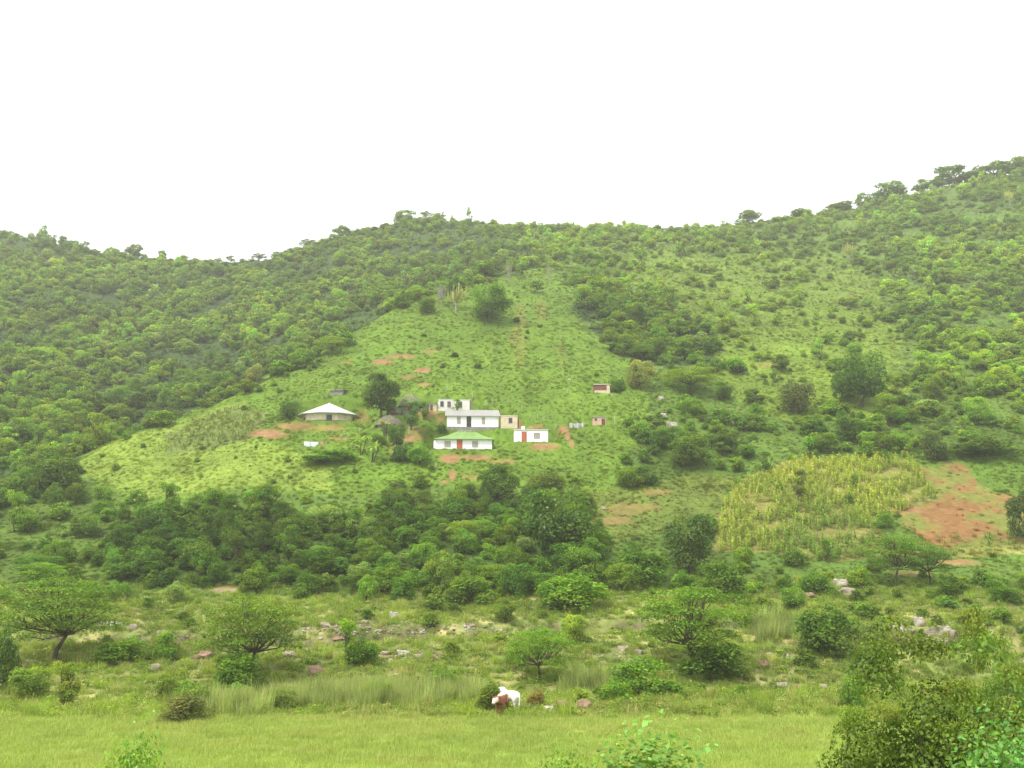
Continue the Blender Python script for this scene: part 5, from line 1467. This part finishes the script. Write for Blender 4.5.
# ------------------------------------------------------------------ cows
def cow_hide(name, base, patch, thr, seed, blaze=False):
    m, nt = newmat(name); L = nt.links.new
    out = N(nt, 'ShaderNodeOutputMaterial'); bs = N(nt, 'ShaderNodeBsdfPrincipled'); tc = N(nt, 'ShaderNodeTexCoord'); no = N(nt, 'ShaderNodeTexNoise')
    mp = N(nt, 'ShaderNodeMapping'); mp.inputs['Location'].default_value = (seed, seed * .7, 0)
    no.inputs['Scale'].default_value = 1.6; no.inputs['Detail'].default_value = 2
    L(tc.outputs['Object'], mp.inputs['Vector']); L(mp.outputs[0], no.inputs['Vector'])
    cr = N(nt, 'ShaderNodeValToRGB'); cr.color_ramp.interpolation = 'CONSTANT'
    cr.color_ramp.elements[0].color = (*base, 1); cr.color_ramp.elements[1].position = thr; cr.color_ramp.elements[1].color = (*patch, 1)
    f = no.outputs['Fac']
    if blaze:      # pale blaze down the face and over the hump
        sx = N(nt, 'ShaderNodeSeparateXYZ'); L(tc.outputs['Object'], sx.inputs[0])
        g1 = N(nt, 'ShaderNodeMath', operation='GREATER_THAN'); g1.inputs[1].default_value = 1.16; L(sx.outputs[0], g1.inputs[0])
        g2 = N(nt, 'ShaderNodeMath', operation='GREATER_THAN'); g2.inputs[1].default_value = 1.16; L(sx.outputs[2], g2.inputs[0])
        ad = N(nt, 'ShaderNodeMath', operation='ADD'); L(g1.outputs[0], ad.inputs[0]); L(g2.outputs[0], ad.inputs[1])
        a2 = N(nt, 'ShaderNodeMath', operation='ADD'); L(ad.outputs[0], a2.inputs[0]); L(f, a2.inputs[1]); f = a2.outputs[0]
    L(f, cr.inputs['Fac']); L(cr.outputs[0], bs.inputs['Base Color']); bs.inputs['Roughness'].default_value = .75
    L(bs.outputs[0], out.inputs[0]); return m


def cow(name_label, loc, rz, hide, headup, turn):
    """body along +x (head end), one skinned surface; horns and eyes are its parts"""
    root = empty('cow', loc, rz, name_label, 'cow', 'cows grazing at the meadow edge')
    hx, hy, hz = 1.08, turn, (1.26 if headup else 1.02)
    V = [(-.10, 0, .92), (-.52, 0, .95), (-.74, 0, .98), (.28, 0, .90), (.58, 0, .93), (.80, turn * .25, 1.06 if headup else .96),            # 0..5 trunk to neck
         (hx - .06, hy * .8, hz), (hx + .16, hy, hz - .10), (hx + .34, hy * 1.15, hz - .24)]                                            # 6..8 head
    E = [(0, 1), (1, 2), (0, 3), (3, 4), (4, 5), (5, 6), (6, 7), (7, 8)]
    Rr = [.34, .33, .22, .34, .30, .22, .15, .125, .095]
    root.scale = (1.06, 1.06, 1.06)
    def chain(start, pts, rads):
        a = start
        for p_, r_ in zip(pts, rads):
            V.append(p_); Rr.append(r_); E.append((a, len(V) - 1)); a = len(V) - 1
    for sy in (-1, 1):
        chain(1, [(-.60, sy * .17, .72), (-.54, sy * .18, .56), (-.66, sy * .17, .36), (-.62, sy * .17, .12), (-.58, sy * .17, .03)], [.17, .11, .06, .045, .06])
        chain(4, [(.56, sy * .16, .66), (.55, sy * .16, .40), (.56, sy * .16, .18), (.59, sy * .16, .03)], [.13, .075, .05, .06])
        chain(6, [(hx - .06, hy * .8 + sy * .16, hz + .04), (hx - .10, hy * .8 + sy * .25, hz + .0)], [.05, .03])
    chain(2, [(-.90, 0, .92), (-.94, .02, .62), (-.92, .03, .42)], [.035, .022, .045])
    me = bpy.data.meshes.new('cow_body'); me.from_pydata(V, E, []); me.materials.append(hide)
    o = add('body', me, root)
    sk = o.modifiers.new('skin', 'SKIN'); sk.use_smooth_shade = True
    for d_, r_ in zip(me.skin_vertices[0].data, Rr): d_.radius = (r_, r_)
    me.skin_vertices[0].data[0].use_root = True
    sb = o.modifiers.new('sub', 'SUBSURF'); sb.levels = 2; sb.render_levels = 2
    m = MB()
    for sy in (-1, 1):
        m = MB(); bx_, by_, bz_ = hx - .06, hy * .8 + sy * .07, hz + .08
        m.tube([(bx_, by_, bz_), (bx_ - .02, by_ + sy * .13, bz_ + .06), (bx_ + .03, by_ + sy * .17, bz_ + .20)], [.028, .022, .006], 7); m.build('horn', M_PALEBARK, root, True)
        m = MB(); m.tube([(hx + .07, hy * .9 + sy * .085, hz - .02), (hx + .09, hy * .9 + sy * .105, hz - .02)], [.022, .012], 8); m.build('eye', M_DARKDOOR, root)
    m = MB(); m.tube([(hx + .36, hy * 1.15, hz - .25), (hx + .41, hy * 1.17, hz - .28)], [.07, .05], 8); m.build('muzzle', M_BARK, root, True)
    return root


pc = hit(502.0, 714, ymin=55); pw = hit(511, 713, ymin=55)
zc = lambda x, y: float(H(x, y))
cow('brown and white cow facing the camera at the meadow edge', (pc[0], pc[1] - .2, zc(pc[0], pc[1] - .2)), R(-104), cow_hide('brown_hide', (.26, .085, .04), (.74, .64, .50), .62, 3.1, True), False, -.15)
cow('white cow standing behind the brown one with its rump showing', (pw[0] - .05, pw[1] + .8, zc(pw[0] - .05, pw[1] + .8)), R(128), cow_hide('white_hide', (.80, .77, .70), (.55, .38, .22), .66, 9.4), True, -.1)

# ------------------------------------------------------------------ bushes close to the camera
def near_bush(seed, n, ls, lobes, shape):
    V, Q, S, C = crown(seed, lobes, n, ls, shape, loose=.5)
    tV, tQ = trunk_for(seed, C, .14, .016, 22, .05)
    return mesh_np('near_crown', V, Q, S, [M_LEAF]), mesh_np('near_trunk', tV, tQ, None, [M_BARK], smoothed=True), None
K['nearfeather'] = [near_bush(201, 60000, .0085, 150, 'wild'), near_bush(202, 30000, .010, 90, 'wild')]
K['nearfrond'] = [near_bush(210 + i, 9000, .016, 60, 'bush') for i in range(3)]
def near_plant(kind, vr, u, vtop, Y, wpx, tint, name, label, cat):
    x = tan_of(u, 740) * Y; z0 = float(H(x, Y)); top = EH + slope_of(vtop) * Y; h = top - z0; w = span(wpx, Y, 740)
    cm, tm, _ = K[kind][vr]; o = empty(name, (x, Y, z0 - .1), random.uniform(0, 6), label, cat); o.scale = (w, w, h) if kind != 'nearfrond' else (w, w, h * 1.05)
    a = add('foliage', cm, o); b = add('stem', tm, o)
    for q in (o, a, b): q['tint'] = [float(c) for c in tint]
near_plant('nearfeather', 0, 945, 618, 22, 240, (.034, .060, .018), 'thorn_bush', 'big feathery thorn bush growing close to the camera on the embankment', 'bush')
near_plant('nearfeather', 1, 990, 604, 26, 140, (.044, .07, .022), 'thorn_bush', 'taller darker thorn bush behind the big feathery one', 'bush')
near_plant('nearfeather', 0, 880, 694, 24, 120, (.05, .08, .022), 'thorn_bush', 'lighter sprawling bush beside the big feathery thorn bush', 'bush')
near_plant('nearfrond', 0, 1020, 712, 14, 200, (.050, .115, .055), 'castor_oil_plant', 'broad-leaved pale green plant in the near corner under the thorn bush', 'plant')
near_plant('nearfrond', 1, 655, 732, 17, 250, (.058, .11, .045), 'castor_oil_plant', 'broad-leaved weeds poking up at the bottom of the meadow view', 'plant')
near_plant('nearfrond', 2, 132, 730, 17, 100, (.055, .105, .035), 'castor_oil_plant', 'small broad-leaved plant poking up in front of the meadow, apart from the rest', 'plant')
near_plant('nearfrond', 0, 560, 742, 16, 90, (.055, .11, .04), 'castor_oil_plant', 'little broad-leaved weed next to the wider clump at the bottom', 'plant')

# ------------------------------------------------------------------ thin mist in the valley air
def haze():
    m, nt = newmat('valley_haze'); out = N(nt, 'ShaderNodeOutputMaterial'); vs = N(nt, 'ShaderNodeVolumeScatter')
    vs.inputs['Density'].default_value = .00050; vs.inputs['Color'].default_value = (.95, 1, .80, 1); vs.inputs['Anisotropy'].default_value = .2
    nt.links.new(vs.outputs[0], out.inputs['Volume'])
    mb = MB(); mb.box(-1500, 1500, -90, 1080, -40, 330); o = mb.build('haze', m); tag(o, 'thin pale haze hanging in the air of the valley', None, None, 'structure')


haze()

# ------------------------------------------------------------------ light
def sky_and_sun():
    w_ = bpy.data.worlds.new('World'); SC.world = w_; w_.use_nodes = True
    nt = w_.node_tree; nt.nodes.clear(); L = nt.links.new
    out = N(nt, 'ShaderNodeOutputWorld')
    to_sun = Vector((-.42, -.42, .80)).normalized()
    st = N(nt, 'ShaderNodeTexSky', sky_type='NISHITA'); st.sun_disc = False
    st.sun_elevation = math.asin(to_sun.z); st.sun_rotation = math.atan2(to_sun.x, to_sun.y); st.dust_density = 3
    b1 = N(nt, 'ShaderNodeBackground'); b1.inputs['Strength'].default_value = .12; L(st.outputs[0], b1.inputs['Color'])
    # bright thin overcast in front of the blue
    b2 = N(nt, 'ShaderNodeBackground'); b2.inputs['Strength'].default_value = 1.75
    tc = N(nt, 'ShaderNodeTexCoord'); no = N(nt, 'ShaderNodeTexNoise'); no.inputs['Scale'].default_value = 1.6; no.inputs['Detail'].default_value = 5
    L(tc.outputs['Generated'], no.inputs['Vector'])
    cr = N(nt, 'ShaderNodeValToRGB'); cr.color_ramp.elements[0].color = (.93, .96, .98, 1); cr.color_ramp.elements[1].color = (1, 1, 1, 1)
    cr.color_ramp.elements[0].position = .35; cr.color_ramp.elements[1].position = .6
    L(no.outputs['Fac'], cr.inputs['Fac']); L(cr.outputs[0], b2.inputs['Color'])
    mx = N(nt, 'ShaderNodeMixShader'); mx.inputs['Fac'].default_value = .92
    L(b1.outputs[0], mx.inputs[1]); L(b2.outputs[0], mx.inputs[2]); L(mx.outputs[0], out.inputs['Surface'])
    sd = bpy.data.lights.new('sun', 'SUN'); sd.energy = 4.4; sd.angle = R(2.5); sd.color = (1, .96, .84)
    so = bpy.data.objects.new('sun', sd); COL.objects.link(so)
    so.rotation_euler = to_sun.to_track_quat('Z', 'Y').to_euler(); so.location = (-60, -30, 120)


sky_and_sun()
SC.view_settings.view_transform = 'Standard'; SC.view_settings.look = 'None'; SC.view_settings.exposure = 0
SC.render.engine = 'CYCLES'
cy = SC.cycles
cy.max_bounces = 5; cy.diffuse_bounces = 3; cy.glossy_bounces = 2; cy.transmission_bounces = 3; cy.transparent_max_bounces = 4
cy.use_denoising = True
cy.caustics_reflective = False; cy.caustics_refractive = False
